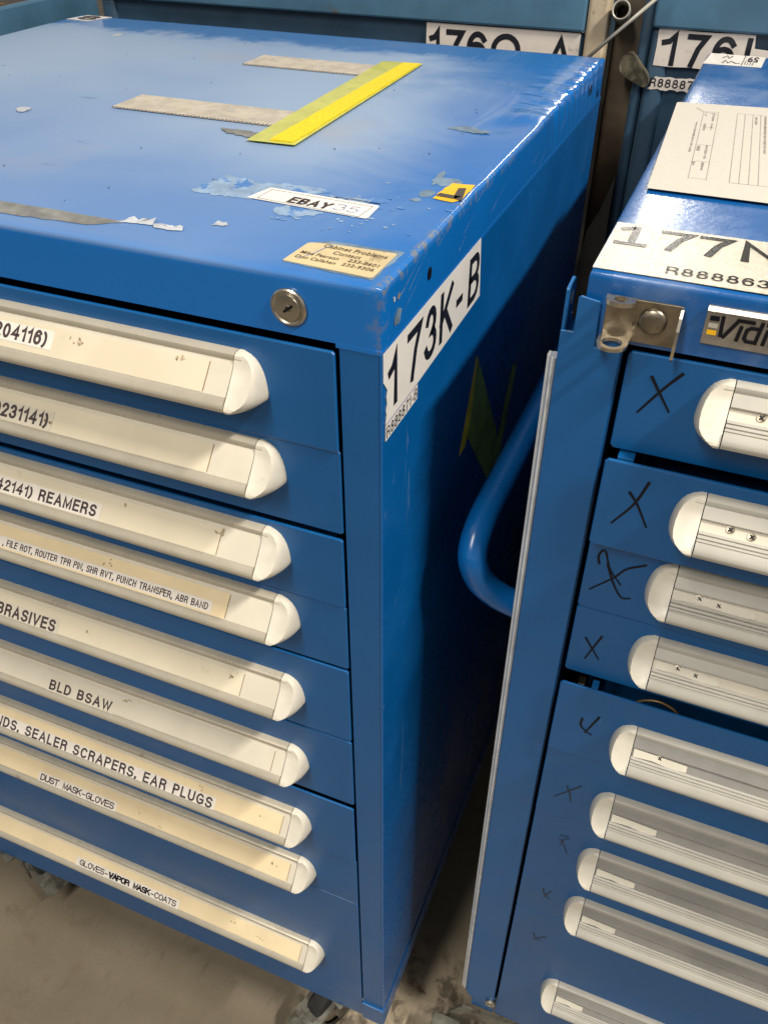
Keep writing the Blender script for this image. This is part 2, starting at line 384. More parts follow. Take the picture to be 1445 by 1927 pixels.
def ribbon(bm, pts, t, O, U, V, lift, ext=True, taper=None):
    """flat pen stroke of width t through 2-D points on the plane O,U,V"""
    P = [Vector((p[0], p[1])) for p in pts]
    Q = [P[0]]
    for p in P[1:]:
        if (p - Q[-1]).length > t * .02: Q.append(p)
    P = Q
    if len(P) < 2: return
    closed = (P[0] - P[-1]).length < t * .1
    if closed: P = P[:-1]
    elif ext:
        P[0] = P[0] + (P[0] - P[1]).normalized() * t / 2; P[-1] = P[-1] + (P[-1] - P[-2]).normalized() * t / 2
    n = len(P); N = Vector(U).cross(Vector(V)).normalized() * lift; L, R_ = [], []
    for i, p in enumerate(P):
        a = P[i - 1] if (i > 0 or closed) else None; b = P[(i + 1) % n] if (i < n - 1 or closed) else None
        d1 = (p - a).normalized() if a is not None else None; d2 = (b - p).normalized() if b is not None else None
        if d1 is None: d1 = d2
        if d2 is None: d2 = d1
        n1 = Vector((-d1.y, d1.x)); n2 = Vector((-d2.y, d2.x)); mi = n1 + n2
        mi = n1 if mi.length < .2 else mi.normalized()
        w = (t if not taper else t * (taper[0] + (taper[1] - taper[0]) * i / (n - 1))) / 2 / max(.45, mi.dot(n1))
        L.append(p + mi * w); R_.append(p - mi * w)
    f = lambda q: bm.verts.new(Vector(O) + Vector(U) * q.x + Vector(V) * q.y + N)
    Lv = [f(q) for q in L]; Rv = [f(q) for q in R_]
    for i in range(n if closed else n - 1):
        j = (i + 1) % n; bm.faces.new([Rv[i], Rv[j], Lv[j], Lv[i]])
def text(bm, s, O, U, V, x0, x1, h, t=.14, gap=.17, lift=.0003, mono=False, wonk=0):
    """string s fitted between x0 and x1 along U, cap height h along V, baseline at O"""
    if mono: nat = len(s) * .60 - .1
    else: nat = sum(G[c][0] for c in s) + (len(s) - 1) * (gap + t)
    k = (x1 - x0 - t * h) / nat; x = x0 + t * h / 2; w = t * h; i = 0
    for c in s:
        gw, st = G[c]
        sx_ = .50 / max(gw, .5) if mono else 1
        ox = (.5 - gw * sx_) / 2 * k if mono else 0
        for pl in st:
            i += 1
            ribbon(bm, [(x + ox + px * k * sx_, w / 2 + py * (h - w)) for px, py in pl], w * (1 if c not in '.,' else 1.2), O, U, V, lift + (i % 7) * .000012)
        x += (.60 if mono else gw + gap + t) * k
def ftext(bm, s, O, U, V, x0, x1, h, lift=.0003, bold=0.0, y0=0):
    """the application's built-in letter shapes, for the signs printed in a wide sans with footed figures"""
    c = bpy.data.curves.new('t', 'FONT'); c.body = s; c.offset = bold; c.resolution_u = 4
    o = bpy.data.objects.new('t', c); COL.objects.link(o)
    dg = bpy.context.evaluated_depsgraph_get(); me = o.evaluated_get(dg).to_mesh()
    xs = [v.co.x for v in me.vertices]; ys = [v.co.y for v in me.vertices]; ax, bx, ay, by = min(xs), max(xs), min(ys), max(ys)
    N = Vector(U).cross(Vector(V)).normalized() * lift
    vs = [bm.verts.new(Vector(O) + Vector(U) * (x0 + (v.co.x - ax) / (bx - ax) * (x1 - x0)) + Vector(V) * (y0 + (v.co.y - ay) / (by - ay) * h) + N) for v in me.vertices]
    for p in me.polygons:
        try: bm.faces.new([vs[i] for i in p.vertices])
        except ValueError: pass
    o.evaluated_get(dg).to_mesh_clear(); bpy.data.objects.remove(o); bpy.data.curves.remove(c)
def sheet(pts, O, U, V, th=.0003, base=.0):
    """thin flat sticker: 2-D outline on the plane, real thickness th, starting base above it"""
    bm = bmesh.new(); U, V, O = Vector(U), Vector(V), Vector(O); N = U.cross(V).normalized()
    prism(bm, [O + U * x + V * y + N * base for x, y in pts], N * th); return bm
def ragged(pts, amp, step=.004, seed=1):
    r = random.Random(seed); out = []
    for i, p in enumerate(pts):
        q = pts[(i + 1) % len(pts)]; L = math.dist(p, q); n = max(1, int(L / step))
        for k in range(n):
            t = k / n; j = 0 if k == 0 else 1
            out.append((p[0] + (q[0] - p[0]) * t + r.uniform(-amp, amp) * j, p[1] + (q[1] - p[1]) * t + r.uniform(-amp, amp) * j))
    return out
def blob(cx, cy, rx_, ry_, seed, n=18, rot=0, jag=.35):
    r = random.Random(seed); out = []
    for i in range(n):
        a = 2 * math.pi * i / n; k = 1 + r.uniform(-jag, jag)
        x, y = rx_ * k * math.cos(a), ry_ * k * math.sin(a); out.append((cx + x * math.cos(rot) - y * math.sin(rot), cy + x * math.sin(rot) + y * math.cos(rot)))
    return out
X_, Y_, Z_ = (1, 0, 0), (0, 1, 0), (0, 0, 1)
NY_ = (0, -1, 0)

# ------------------------------------------------------------------ floor
bm = bmesh.new(); box(bm, -9, 9, -6, 16, -ZT - .05, -ZT)
fl = obj('floor', bm, 'floor'); tag(fl, 'brown oil-stained concrete floor', kind='structure')

# ------------------------------------------------------------------ cabinets
BND = [-.0500, -.127, -.205, -.283, -.361, -.4645, -.5744, -.6871, -.7884, -1.1145]
def cover(name, x0, x1, y0, y1, mtl, par, disp=None, nx=60, ny=56, r=.0032, zb=-CAP):
    """the folded sheet-metal lid: top with rounded edges and a skirt"""
    bm = bmesh.new(); ring = []
    gx = [x0 + r + (x1 - x0 - 2 * r) * i / nx for i in range(nx + 1)]; gy = [y0 + r + (y1 - y0 - 2 * r) * (j / ny) for j in range(ny + 1)]
    f = disp or (lambda x, y: (0, 0, 0))
    def mk(x, y, z, k=1.0):
        d = f(x, y); return bm.verts.new((x + d[0] * k, y + d[1] * k, z + d[2] * k))
    g = [[mk(x, y, 0) for y in gy] for x in gx]
    for i in range(nx):
        for j in range(ny): bm.faces.new([g[i][j], g[i + 1][j], g[i + 1][j + 1], g[i][j + 1]])
    idx = [(i, 0) for i in range(nx)] + [(nx, j) for j in range(ny)] + [(i, ny) for i in range(nx, 0, -1)] + [(0, j) for j in range(ny, 0, -1)]
    prev = [g[i][j] for i, j in idx]
    for s, (a, z) in enumerate([(30, 0), (60, 0), (90, 0), (90, -.008), (90, -.02), (90, zb)]):
        sn, cs = math.sin(math.radians(a)), math.cos(math.radians(a)); cur = []
        for i, j in idx:
            dx = (-1 if i == 0 else 1 if i == nx else 0); dy = (-1 if j == 0 else 1 if j == ny else 0)
            if dx and dy: dx *= .80; dy *= .80
            cur.append(mk(gx[i] + dx * r * sn, gy[j] + dy * r * sn, (-r * (1 - cs) if z == 0 else z), 1 if z > -.005 else (.7 if z > -.01 else .35 if z > -.03 else 0)))
        for k in range(len(idx)):
            q = (k + 1) % len(idx); bm.faces.new([prev[k], cur[k], cur[q], prev[q]])
        prev = cur
    return obj(name, bm, mtl, par, smooth=40)

def front_plate(bm, x0, x1, z0, z1, yf, th=.0022, c=.0016, b=.0009):
    """drawer front: chamfered corners, eased edges; front face at y = yf"""
    def ringp(ins, y):
        a, d, e, f_ = x0 + ins, x1 - ins, z0 + ins, z1 - ins
        return [bm.verts.new(p) for p in ((a + c, y, e), (d - c, y, e), (d, y, e + c), (d, y, f_ - c), (d - c, y, f_), (a + c, y, f_), (a, y, f_ - c), (a, y, e + c))]
    R0, R1, R2, R3 = ringp(b, yf), ringp(b * .3, yf + b * .3), ringp(0, yf + b), ringp(0, yf + th)
    bm.faces.new(R0)
    for a, d in ((R0, R1), (R1, R2), (R2, R3)):
        for i in range(8): bm.faces.new([a[i], d[i], d[(i + 1) % 8], a[(i + 1) % 8]])
    bm.faces.new(R3[::-1]); bmesh.ops.recalc_face_normals(bm, faces=bm.faces)

CAPROWS = [  # (protrusion, drop, reach, drop at the drawer face, width of the flat facet)
 (.0045, 0, 0.0035, 0.0000, 0.70), (.0068, -.0012, 0.0085, -0.0022, 0.80), (.0080, -.0035, 0.0122, -0.0052, 0.84), (.0095, -.0070, 0.0150, -0.0096, 0.86), (.0125, -.0115, 0.0170, -0.0148, 0.86), (.0165, -.0165, 0.0182, -0.0205, 0.85), (.0205, -.0215, 0.0188, -0.0262, 0.82), (.0240, -.0255, 0.0190, -0.0305, 0.76), (.0268, -.0285, 0.0186, -0.0335, 0.64), (.0288, -.0308, 0.0178, -0.0355, 0.48), (.0296, -.0328, 0.0168, -0.0366, 0.32), (.0285, -.0350, 0.0156, -0.0372, 0.22), (.0240, -.0362, 0.0148, -0.0376, 0.20), (.0150, -.0364, 0.0145, -0.0378, 0.20)]
def end_cap(bm, xj, sgn, y0, zt):
    rows = []
    for k, (p, z, e_, zf, uc) in enumerate(CAPROWS):
        row = []
        for u in (0, .35, .7, 1.0):
            dish = .0008 * math.sin(math.pi * u) if 3 <= k <= 8 else 0
            row.append(bm.verts.new((xj + sgn * e_ * u * uc, y0 - p + dish, zt + z)))
        for th in (38, 48, 58, 68, 78, 90):
            a = math.radians(th); q = math.cos(a) / math.cos(math.radians(30)); sx_ = (math.sin(a) - math.sin(math.radians(30))) / (1 - math.sin(math.radians(30)))
            row.append(bm.verts.new((xj + sgn * e_ * (uc + (1 - uc) * sx_), y0 - p * q, zt + z + (zf - z) * (1 - q))))
        rows.append(row)
    for a, b in zip(rows, rows[1:]):
        for i in range(len(a) - 1): bm.faces.new([a[i], a[i + 1], b[i + 1], b[i]])
    bm.faces.new(rows[0] + [bm.verts.new((xj, y0, zt))]); bm.faces.new([r_[0] for r_ in rows])
    # the little hood over the end of the top rail
    def hood(x): return [(x, y0 - .0048, zt + .0001), (x, y0 - .0076, zt - .0014), (x, y0 - .0083, zt - .0034), (x, y0 - .0080, zt - .0055), (x, y0 - .0060, zt - .0058)]
    h0 = [bm.verts.new(p) for p in hood(xj)]; h1 = [bm.verts.new((xj + sgn * (.0058 - .0016 * abs(i_ - 2)), y_, z_)) for i_, (x_, y_, z_) in enumerate(hood(xj))]
    bm.faces.new(h0[::-1]); bm.faces.new(h1)
    for i in range(5): bm.faces.new([h0[i], h0[(i + 1) % 5], h1[(i + 1) % 5], h1[i]])
    bmesh.ops.recalc_face_normals(bm, faces=bm.faces)
def slope(s, n, y0, zt):
    """point on the inclined label face: s down the slope, n outwards"""
    du = Vector((0, -.018, -.020)).normalized(); nn = Vector((0, -.020, .018)).normalized()
    p = Vector((0, y0 - .0070, zt - .0060)) + du * s + nn * n; return (p.y, p.z)
def pull(dr, xa, xb, y0, zt, style, insert=None, papermat='cream_paper'):
    """the full-width drawer pull between joints xa and xb"""
    XA, XB = xa, xb; xa += .0007; xb -= .0007
    bm = bmesh.new(); profile_x(bm, [(y0, zt), (y0 - .0050, zt), (y0 - .0070, zt - .0014), (y0 - .0075, zt - .0032), (y0 - .0072, zt - .0056), (y0, zt - .0056)], xa, xb)
    obj('top_rail', bm, 'rail' if style == 'old' else 'rail_r', dr, smooth=35)
    bm = bmesh.new()
    profile_x(bm, [slope(.0255, .0004, y0, zt), (y0 - .0262, zt - .0250), (y0 - .0285, zt - .0276), (y0 - .0298, zt - .0302), (y0 - .0298, zt - .0322), (y0 - .0288, zt - .0345), (y0 - .0262, zt - .0360), (y0 - .0200, zt - .0360), (y0 - .0190, zt - .0345), (y0 - .0225, zt - .0310)], xa, xb)
    obj('bottom_rail', bm, 'rail' if style == 'old' else 'rail_r', dr, smooth=35)
    bm = bmesh.new()
    if style == 'old':
        profile_x(bm, [slope(-.0005, 0, y0, zt), slope(.0262, 0, y0, zt), slope(.0262, -.0012, y0, zt), slope(-.0005, -.0012, y0, zt)], xa, xb)
        obj('backing_strip', bm, 'cream_plastic', dr)
        bm = bmesh.new(); lo, hi = insert
        profile_x(bm, [slope(.0030, .00035, y0, zt), slope(.0252, .00035, y0, zt), slope(.0252, -.0002, y0, zt), slope(.0030, -.0002, y0, zt)], lo, hi)
        obj('paper_insert', bm, papermat, dr)
        bm = bmesh.new(); profile_x(bm, [slope(.0034, .0005, y0, zt), slope(.0244, .0005, y0, zt), slope(.0244, .0001, y0, zt), slope(.0034, .0001, y0, zt)], hi, hi + .0005)
        obj('insert_edge', bm, 'ink_brown', dr)
    else:
        profile_x(bm, [slope(-.0005, .0004, y0, zt), slope(.0082, .0004, y0, zt), slope(.0088, .0008, y0, zt), slope(.0094, .0003, y0, zt), slope(.0094, -.0022, y0, zt), slope(-.0005, -.0022, y0, zt)], xa, xb)
        obj('cover_strip', bm, 'rail_r' if insert[2] else 'rail_grey', dr)
        bm = bmesh.new(); profile_x(bm, [slope(.0094, -.0020, y0, zt), slope(.0190, -.0020, y0, zt), slope(.0190, -.0032, y0, zt), slope(.0094, -.0032, y0, zt)], xa, xb)
        obj('recess_strip', bm, 'cream_plastic' if insert[2] else 'rail_grey', dr)
        bm = bmesh.new()
        pr = [slope(.0172, .0002, y0, zt), slope(.0192, .0006, y0, zt), slope(.0198, -.0006, y0, zt), slope(.0204, .0006, y0, zt), slope(.0221, .0007, y0, zt), slope(.0227, -.0005, y0, zt), slope(.0233, .0007, y0, zt), slope(.0246, .0007, y0, zt), slope(.0250, -.0002, y0, zt), slope(.0258, .0006, y0, zt), slope(.0258, -.0030, y0, zt), slope(.0172, -.0030, y0, zt)]
        profile_x(bm, pr, xa, xb); obj('ribbed_lip', bm, 'rail_r', dr)
        if insert[0] is not None:
            lo, hi = insert[0], insert[1]
            bm = bmesh.new(); pts = [(lo, .0098), (hi, .0112), (hi, .0168), (hi - .012, .0176), (lo + .016, .0160), (lo, .0172)]
            O = Vector((0, y0 - .0070, zt - .0060)); dn = Vector((0, -.018, -.020)).normalized(); nn = Vector((0, -.020, .018)).normalized()
            prism(bm, [O + Vector((1, 0, 0)) * x + dn * s - nn * .0012 for x, s in pts], nn * .0004)
            obj('paper_slip', bm, 'slip_paper', dr)
    for xj, sg in ((XA, -1), (XB, 1)):
        bm = bmesh.new(); end_cap(bm, xj, sg, y0, zt); obj('end_cap', bm, 'cap_plastic', dr, smooth=24)

def tray(dr, x0, x1, y0, z0, z1, mt):
    bm = bmesh.new(); t = .0012; h = z0 + max(.03, (z1 - z0) * .62); a, b = x0 + .022, x1 - .022; yb = y0 + .60
    box(bm, a, b, y0, yb, z0 + .006, z0 + .006 + t); box(bm, a, a + t, y0, yb, z0 + .0075, h); box(bm, b - t, b, y0, yb, z0 + .0075, h)
    box(bm, a + t, b - t, yb - t, yb, z0 + .0075, h); obj('tray', bm, mt, dr)

def labelplane(y0, zt):
    U = Vector((1, 0, 0)); V = Vector((0, .018, .020)).normalized(); O = Vector((0, y0 - .0070, zt - .0060)); return O, U, V

def carcass(par, X0, X1, Y0, Y1, mt, mside):
    t = .0025; zt = -CAP
    bm = bmesh.new(); box(bm, X0, X0 + t, Y0 + .0001, Y1, -H, zt + .002, .0008); obj('side_panel', bm, mside, par)
    bm = bmesh.new(); box(bm, X1 - t, X1, Y0 + .0001, Y1, -H, zt + .002, .0008); obj('side_panel', bm, mside, par)
    bm = bmesh.new(); box(bm, X0 + t, X1 - t, Y1 - t, Y1 - .0001, -H, zt + .002); obj('back_panel', bm, mside, par)
    bm = bmesh.new(); box(bm, X0 + t, X1 - t, Y0 + .02, Y1 - t, -H, -H + .003); obj('bottom_panel', bm, mt, par)
    for a, b, i in ((X0 + t, X0 + .0300, 1), (X1 - .0300, X1 - t, -1)):
        bm = bmesh.new(); box(bm, a, b, Y0 + .0003, Y0 + .0023, -1.0665, zt + .002); 
        box(bm, (b - .002) if i == 1 else a, b if i == 1 else a + .002, Y0 + .0023, Y0 + .030, -1.0665, zt + .002)
        obj('front_post', bm, mt, par)
    for a, b in ((X0 - .0012, X0 + .0315), (X1 - .0315, X1 + .0012)):
        bm = bmesh.new(); box(bm, a, b, Y0 - .0030, Y0 + .012, -H, -1.0680, .0009); obj('base_corner', bm, mt, par)
    for a, b in ((X0 - .0012, X0 - .0001), (X1 + .0001, X1 + .0012)):
        bm = bmesh.new(); box(bm, a, b, Y0 + .012, Y1, -H, -1.0680, .0004); obj('base_flange', bm, mside, par)

def caster(par, x, y, yaw=0):
    """swivel caster: plate, fork, wheel with tyre, brake pedal"""
    zf = -ZT; zc = -H; c, s = math.cos(yaw), math.sin(yaw)
    R = lambda px, py, pz: Vector((x + c * px - s * py, y + s * px + c * py, pz))
    def rbox(bm, a, b, d, e_, f_, g_, bev=.001):
        n0 = len(bm.verts); box(bm, a, b, d, e_, f_, g_, bev); bm.verts.ensure_lookup_table()
        for v in bm.verts[n0:]: v.co = R(v.co.x, v.co.y, v.co.z)
    ck = thingpart = bpy.data.objects.new('caster', None); COL.objects.link(ck); ck.parent = par
    bm = bmesh.new(); rbox(bm, -.052, .052, -.045, .045, zc - .005, zc - .0002); obj('mounting_plate', bm, 'galv', ck)
    for sx_ in (-1, 1):
        for sy_ in (-1, 1):
            bm = bmesh.new(); lathe(bm, R(sx_ * .040, sy_ * .034, zc - .005), (0, 0, -1), [(0, .009), (.0065, .009), (.0075, .0065), (.0075, 0)], 8); obj('bolt', bm, 'chrome_dk', ck)
    bm = bmesh.new(); lathe(bm, R(0, 0, zc - .005), (0, 0, -1), [(.034, 0), (.036, .006), (.030, .012), (.022, .018)], 24); obj('swivel_race', bm, 'galv', ck, smooth=40)
    bm = bmesh.new()
    for sy_ in (-1, 1):
        pts = [(-.034, zc - .018), (.030, zc - .018), (.045, zf + .066), (.038, zf + .038), (.020, zf + .038), (-.016, zf + .075)]
        prism(bm, [R(px, sy_ * .021, pz) for px, pz in pts], R(0, sy_ * .003, 0) - R(0, 0, 0))
    rbox(bm, -.034, .030, -.024, .024, zc - .021, zc - .0175)
    obj('fork', bm, 'galv', ck)
    ax = R(0, 1, 0) - R(0, 0, 0)
    bm = bmesh.new(); lathe(bm, R(.030, -.016, zf + .0505), ax, [(.030, 0), (.046, .001), (.050, .005), (.0505, .016), (.050, .027), (.046, .031), (.030, .032)], 32); obj('tyre', bm, 'rubber', ck, smooth=40)
    bm = bmesh.new(); lathe(bm, R(.030, -.017, zf + .0505), ax, [(0, 0), (.010, 0), (.011, .002), (.030, .004), (.030, .030), (.011, .032), (.010, .034), (0, .034)], 24); obj('hub', bm, 'chrome_dk', ck, smooth=40)
    bm = bmesh.new(); pts = [(.040, zf + .092), (.088, zf + .070), (.102, zf + .052), (.098, zf + .050), (.084, zf + .065), (.040, zf + .086)]
    prism(bm, [R(px, -.022, pz) for px, pz in pts], R(0, .044, 0) - R(0, 0, 0)); obj('brake_pedal', bm, 'galv', ck)
    return ck

# ================================================================== the left cabinet
L0, L1 = -.762, 0.0
Lc = thing('tool_cabinet', (-.381, .35, 0), 'worn blue steel drawer cabinet on the left with yellow tape and stickers on its lid', 'drawer cabinet', 'blue steel drawer cabinets')
def dent(x, y):
    g = lambda v, c, w: math.exp(-((v - c) / w) ** 2)
    ed = max(0, 1 + x / .055) if x > -.055 else 0       # 1 at the right edge
    ed = min(1, ed); k = max(0, min(1, (y - .415) / .03)) * max(0, min(1, (.70 - y) / .06))
    dz = -.0032 * ed * ed * k
    dz += .0011 * ed * k * math.sin(y * 190 + x * 60) + .0006 * ed * k * math.sin(y * 330 + 1 - x * 90)
    dz += .0026 * g(x, -.020, .016) * g(y, .405, .022) - .0022 * g(x, -.032, .018) * g(y, .37, .03)
    dz += -.0007 * g(x, -.36, .2) * g(y, .33, .2) - .0010 * g(x, -.05, .04) * g(y, .56, .05)
    dx = -.0030 * ed ** 3 * k + .0010 * ed ** 3 * k * math.sin(y * 260)
    dx += -.0010 * ed ** 3 * g(y, .19, .015)
    return (dx, 0, dz)
cover('lid', L0, L1, 0, D, 'top', Lc, dent, 150, 130, zb=-.0428)
for a_, b_ in ((L0, L0 + .0323), (L1 - .0323, L1)):
    bm = bmesh.new(); box(bm, a_, b_, -.0002, .0018, -CAP, -.0426); obj('lid_corner', bm, 'top', Lc)
    bm = bmesh.new(); xx = a_ if a_ < -.5 else b_ - .0018; box(bm, xx - .0002, xx + .0020, .0018, D, -CAP, -.0426); obj('lid_skirt', bm, 'top', Lc)
carcass(Lc, L0, L1, 0, D, 'blue', 'blue_side')
LZT = [-.0593, -.1325, -.2146, -.2908, -.393, -.5024, -.6179, -.7249, -.9384]
LP = [.0035, .0005, .0022, .0005, .0016, .0010, .0030, .0005, .0005]
LINS = [-.1213, -.1310, -.1340, -.1375, -.1350, -.1130, -.1120, -.1130, -.1130]
LMAT = ['cream_paper', 'cream_paper', 'cream_paper', 'cream_old', 'cream_paper', 'cream_plastic', 'cream_old', 'cream_old', 'cream_old']
GAPT = [.0, .0004, .0042, .0012, .0020, .0030, .0052, .0006, .0004]
LTXT = {0: [("204116)", -.3035, -.2551, .0187, .0112, .195, False)], 1: [("0231141)", -.3325, -.2781, .0226, .0115, .195, False)],
        2: [("42141)", -.3575, -.3185, .0226, .0100, .195, False), ("REAMERS", -.3116, -.2516, .0227, .0102, .195, False)],
        3: [(", FILE ROT, ROUTER TPR PIN, SHR RVT, PUNCH TRANSFER, ABR BAND", -.3790, -.1550, .0222, .0064, .165, False)],
        4: [("BRASIVES", -.4220, -.3480, .0250, .0122, .195, False)], 5: [("BLD BSAW", -.3890, -.3070, .0243, .0112, .195, False)],
        6: [("NDS. SEALER SCRAPERS. EAR PLUGS", -.5040, -.1975, .0255, .0122, .185, False)],
        7: [("DUST MASK-GLOVES", -.4720, -.3575, .0243, .0086, .175, True)],
        8: [("GLOVES-VAPOR MASK-COATS", -.4690, -.3045, .0243, .0088, .175, True)]}
LTAPE = {0: (-.33, -.2500, .0065, .0205), 3: (-.40, -.1515, .0135, .0236), 2: (-.37, -.2475, .0105, .0245), 6: (-.52, -.1940, .0122, .0262), 5: (-.392, -.303, .0112, .0262),
         7: (-.4755, -.3540, .0140, .0258), 8: (-.4750, -.3000, .0136, .0262), 1: (-.36, -.2740, .0095, .0242), 4: (-.45, -.344, .0112, .0262)}
for i in range(9):
    z1, z0 = BND[i] - GAPT[i] - .0004, BND[i + 1] + (.0001 if i < 8 else 0); y0 = -LP[i]
    if i == 0: z1 = -.0478
    bm = bmesh.new(); front_plate(bm, L0 + .0322, L1 - .0322, z0, z1, y0)
    dr = obj('drawer', bm, 'blue', Lc)
    tray(dr, L0 + .0322, L1 - .0322, y0 + .0023, z0, z1, 'blue')
    zt = LZT[i]; xj = [-.1026, -.0961, -.0981, -.0955, -.0971, -.1000, -.1030, -.1045, -.1039][i]
    pull(dr, L0 + .10, xj, y0, zt, 'old', (L0 + .115, LINS[i]), LMAT[i])
    O, U, V = labelplane(y0, zt)
    if i in LTAPE:
        a, b, s0, s1 = LTAPE[i]
        obj('printed_tape', sheet([(a, -s1), (b, -s1), (b, -s0), (a, -s0)], O, U, V, .00018, .00045), 'tape_white' if i not in (1, 4, 5) else 'cream_plastic', dr)
    for (s, a, b, base, h, w, mono) in LTXT[i]:
        bm = bmesh.new(); text(bm, s, O - V * base, U, V, a, b, h, w, .17, .00072, mono); obj('lettering', bm, 'ink', dr)
    if i == 8:                          # the middle words were gone over by hand
        bm = bmesh.new(); text(bm, "VAPOR MASK", O - V * .0243, U, V, -.4180, -.3475, .0088, .24, .17, .00085, True); obj('lettering', bm, 'marker', dr)
    r = random.Random(50 + i)
    bm = bmesh.new()
    spots = []
    for c in range(2):
        x, s = r.uniform(-.33, -.13), r.uniform(.006, .020)
        spots += [(x + r.gauss(0, .0025), s + r.gauss(0, .0016), r.uniform(.0003, .0011)) for _ in range(r.choice((1, 3, 6)))]
    for k, (x, s, q) in enumerate(spots):
        pts = blob(x, -s, q * r.uniform(1, 1.8), q, 900 + i * 20 + k, 9, r.uniform(0, 3), .45)
        N = U.cross(V).normalized(); prism(bm, [O + U * a + V * b + N * .00045 for a, b in pts], N * .00025)
    d_ = obj('grime_spots', bm, 'grime', dr); d_['kind'] = 'stuff'
# lock
lk = bmesh.new(); lathe(lk, (-.0640, -.0002, -.0232), (0, -1, 0), [(.0128, 0), (.0128, .0016), (.0118, .0024), (.0108, .0025), (.0098, .0018), (.0090, .0018), (.0086, .0030), (.0060, .0034), (0, .0036)], 36)
lk = obj('lock', lk, 'chrome', Lc, smooth=30)
bm = bmesh.new(); c_ = Vector((-.0632, -.0039, -.0230)); a = math.radians(38); u = Vector((math.cos(a), 0, math.sin(a))); v = Vector((-math.sin(a), 0, math.cos(a)))
prism(bm, [c_ + u * p + v * q for p, q in ((-.0042, -.0009), (.0042, -.0009), (.0042, .0009), (.0004, .0009), (.0002, .0016), (-.0014, .0016), (-.0016, .0009), (-.0042, .0009))], (0, .0004, 0)); obj('keyway', bm, 'marker', lk)
bm = bmesh.new(); lathe(bm, (-.0632, -.0036, -.0230), (0, -1, 0), [(.0024, 0), (.0022, .0002), (0, .0002)], 14); obj('plug', bm, 'chrome_dk', lk)
# side number plate
sp = lambda pts, b=.0003, th=.0003: sheet(pts, (0, 0, 0), Y_, Z_, th, b)
pl = obj('number_plate', sp([(.0008, -.0447)] + [(.2076, -.0435), (.2157, -.0964), (.066, -.1003), (.0658, -.1135), (.0044, -.1135), (.0046, -.0985), (.0062, -.0930), (.0052, -.0895), (.0070, -.0850), (.0060, -.0790), (.0078, -.0745), (.0060, -.0720), (.0010, -.0655)]), 'plate_white', Lc, 'white number plate reading 173K-B')
bm = bmesh.new()
for ch, a, b in (('1', .0085, .0250), ('7', .0430, .0715), ('3', .0785, .1035), ('K', .1110, .1410), ('-', .1495, .1650), ('B', .1800, .2085)):
    text(bm, ch, (0, 0, -.0925), Y_, Z_, a, b, .0415, .155, lift=.0009)
obj('lettering', bm, 'black', pl)
bm = bmesh.new(); text(bm, "R888871-B", (0, 0, -.1118), Y_, Z_, .0062, .0645, .0092, .10, .22, lift=.0009); obj('lettering', bm, 'black', pl)
bm = bmesh.new(); ribbon(bm, [(.0046, -.1000), (.0655, -.1003)], .0006, (0, 0, 0), Y_, Z_, .0009); obj('divider_line', bm, 'pen', pl)
# dark holes and scuffs on the side of the lid
for k, (y, z, ry_, rz_) in enumerate([(.0842, -.0238, .0032, .0045), (.6180, -.0190, .0042, .0060), (.668, -.0330, .0022, .0045)]):
    bm = bmesh.new(); prism(bm, [(0.0006, y + ry_ * math.cos(t), z + rz_ * math.sin(t)) for t in [2 * math.pi * q / 16 for q in range(16)]], (.0004, 0, 0)); obj('bolt_hole', bm, 'marker', Lc)
for k, (y, z, a, b, mt) in enumerate([(.0260, -.0290, .0065, .0050, 'ink_brown'), (.0275, -.0160, .0028, .0020, 'residue_dk'), (.0195, -.0150, .0014, .0016, 'paper_scrap')]):
    bm = sp(blob(y, z, a, b, 30 + k, 14, .3, .25), .0003, .0002); obj('scuff', bm, 'residue_sm' if mt == 'ink_brown' else mt, Lc)
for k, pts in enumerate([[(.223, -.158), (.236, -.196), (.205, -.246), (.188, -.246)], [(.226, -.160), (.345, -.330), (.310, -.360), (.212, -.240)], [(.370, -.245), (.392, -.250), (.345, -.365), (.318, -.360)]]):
    obj('tape_reflection', sp(pts, .0003 + k * .0002, .0002), ['olive_y', 'olive', 'olive'][k], Lc)  # blurred yellow-green reflection in the glossy side, painted on as flat patches
bm = bmesh.new(); r = random.Random(12)
for k in range(18):
    y = abs(r.gauss(.0, .10)) + .004; z = r.uniform(-.9, -.15); L = r.uniform(.003, .012)
    if k % 3 == 0: y = r.uniform(.001, .004)
    a = r.uniform(.9, 1.7); ribbon(bm, [(y, z), (y + L * math.cos(a) * .5, z + L * math.sin(a))], r.uniform(.0002, .0005), (0, 0, 0), Y_, Z_, .0003, taper=(1, .2))
for k in range(14):
    y = r.uniform(.02, .62); z = r.uniform(-.042, -.006); L = r.uniform(.01, .05)
    a = r.uniform(.25, .75); ribbon(bm, [(y, z), (y + L * math.cos(a), min(-.004, z + L * math.sin(a) * .5))], r.uniform(.0002, .0006), (0, 0, 0), Y_, Z_, .0006, taper=(1, .2))
s_ = obj('scratches', bm, 'residue', Lc); s_['kind'] = 'stuff'
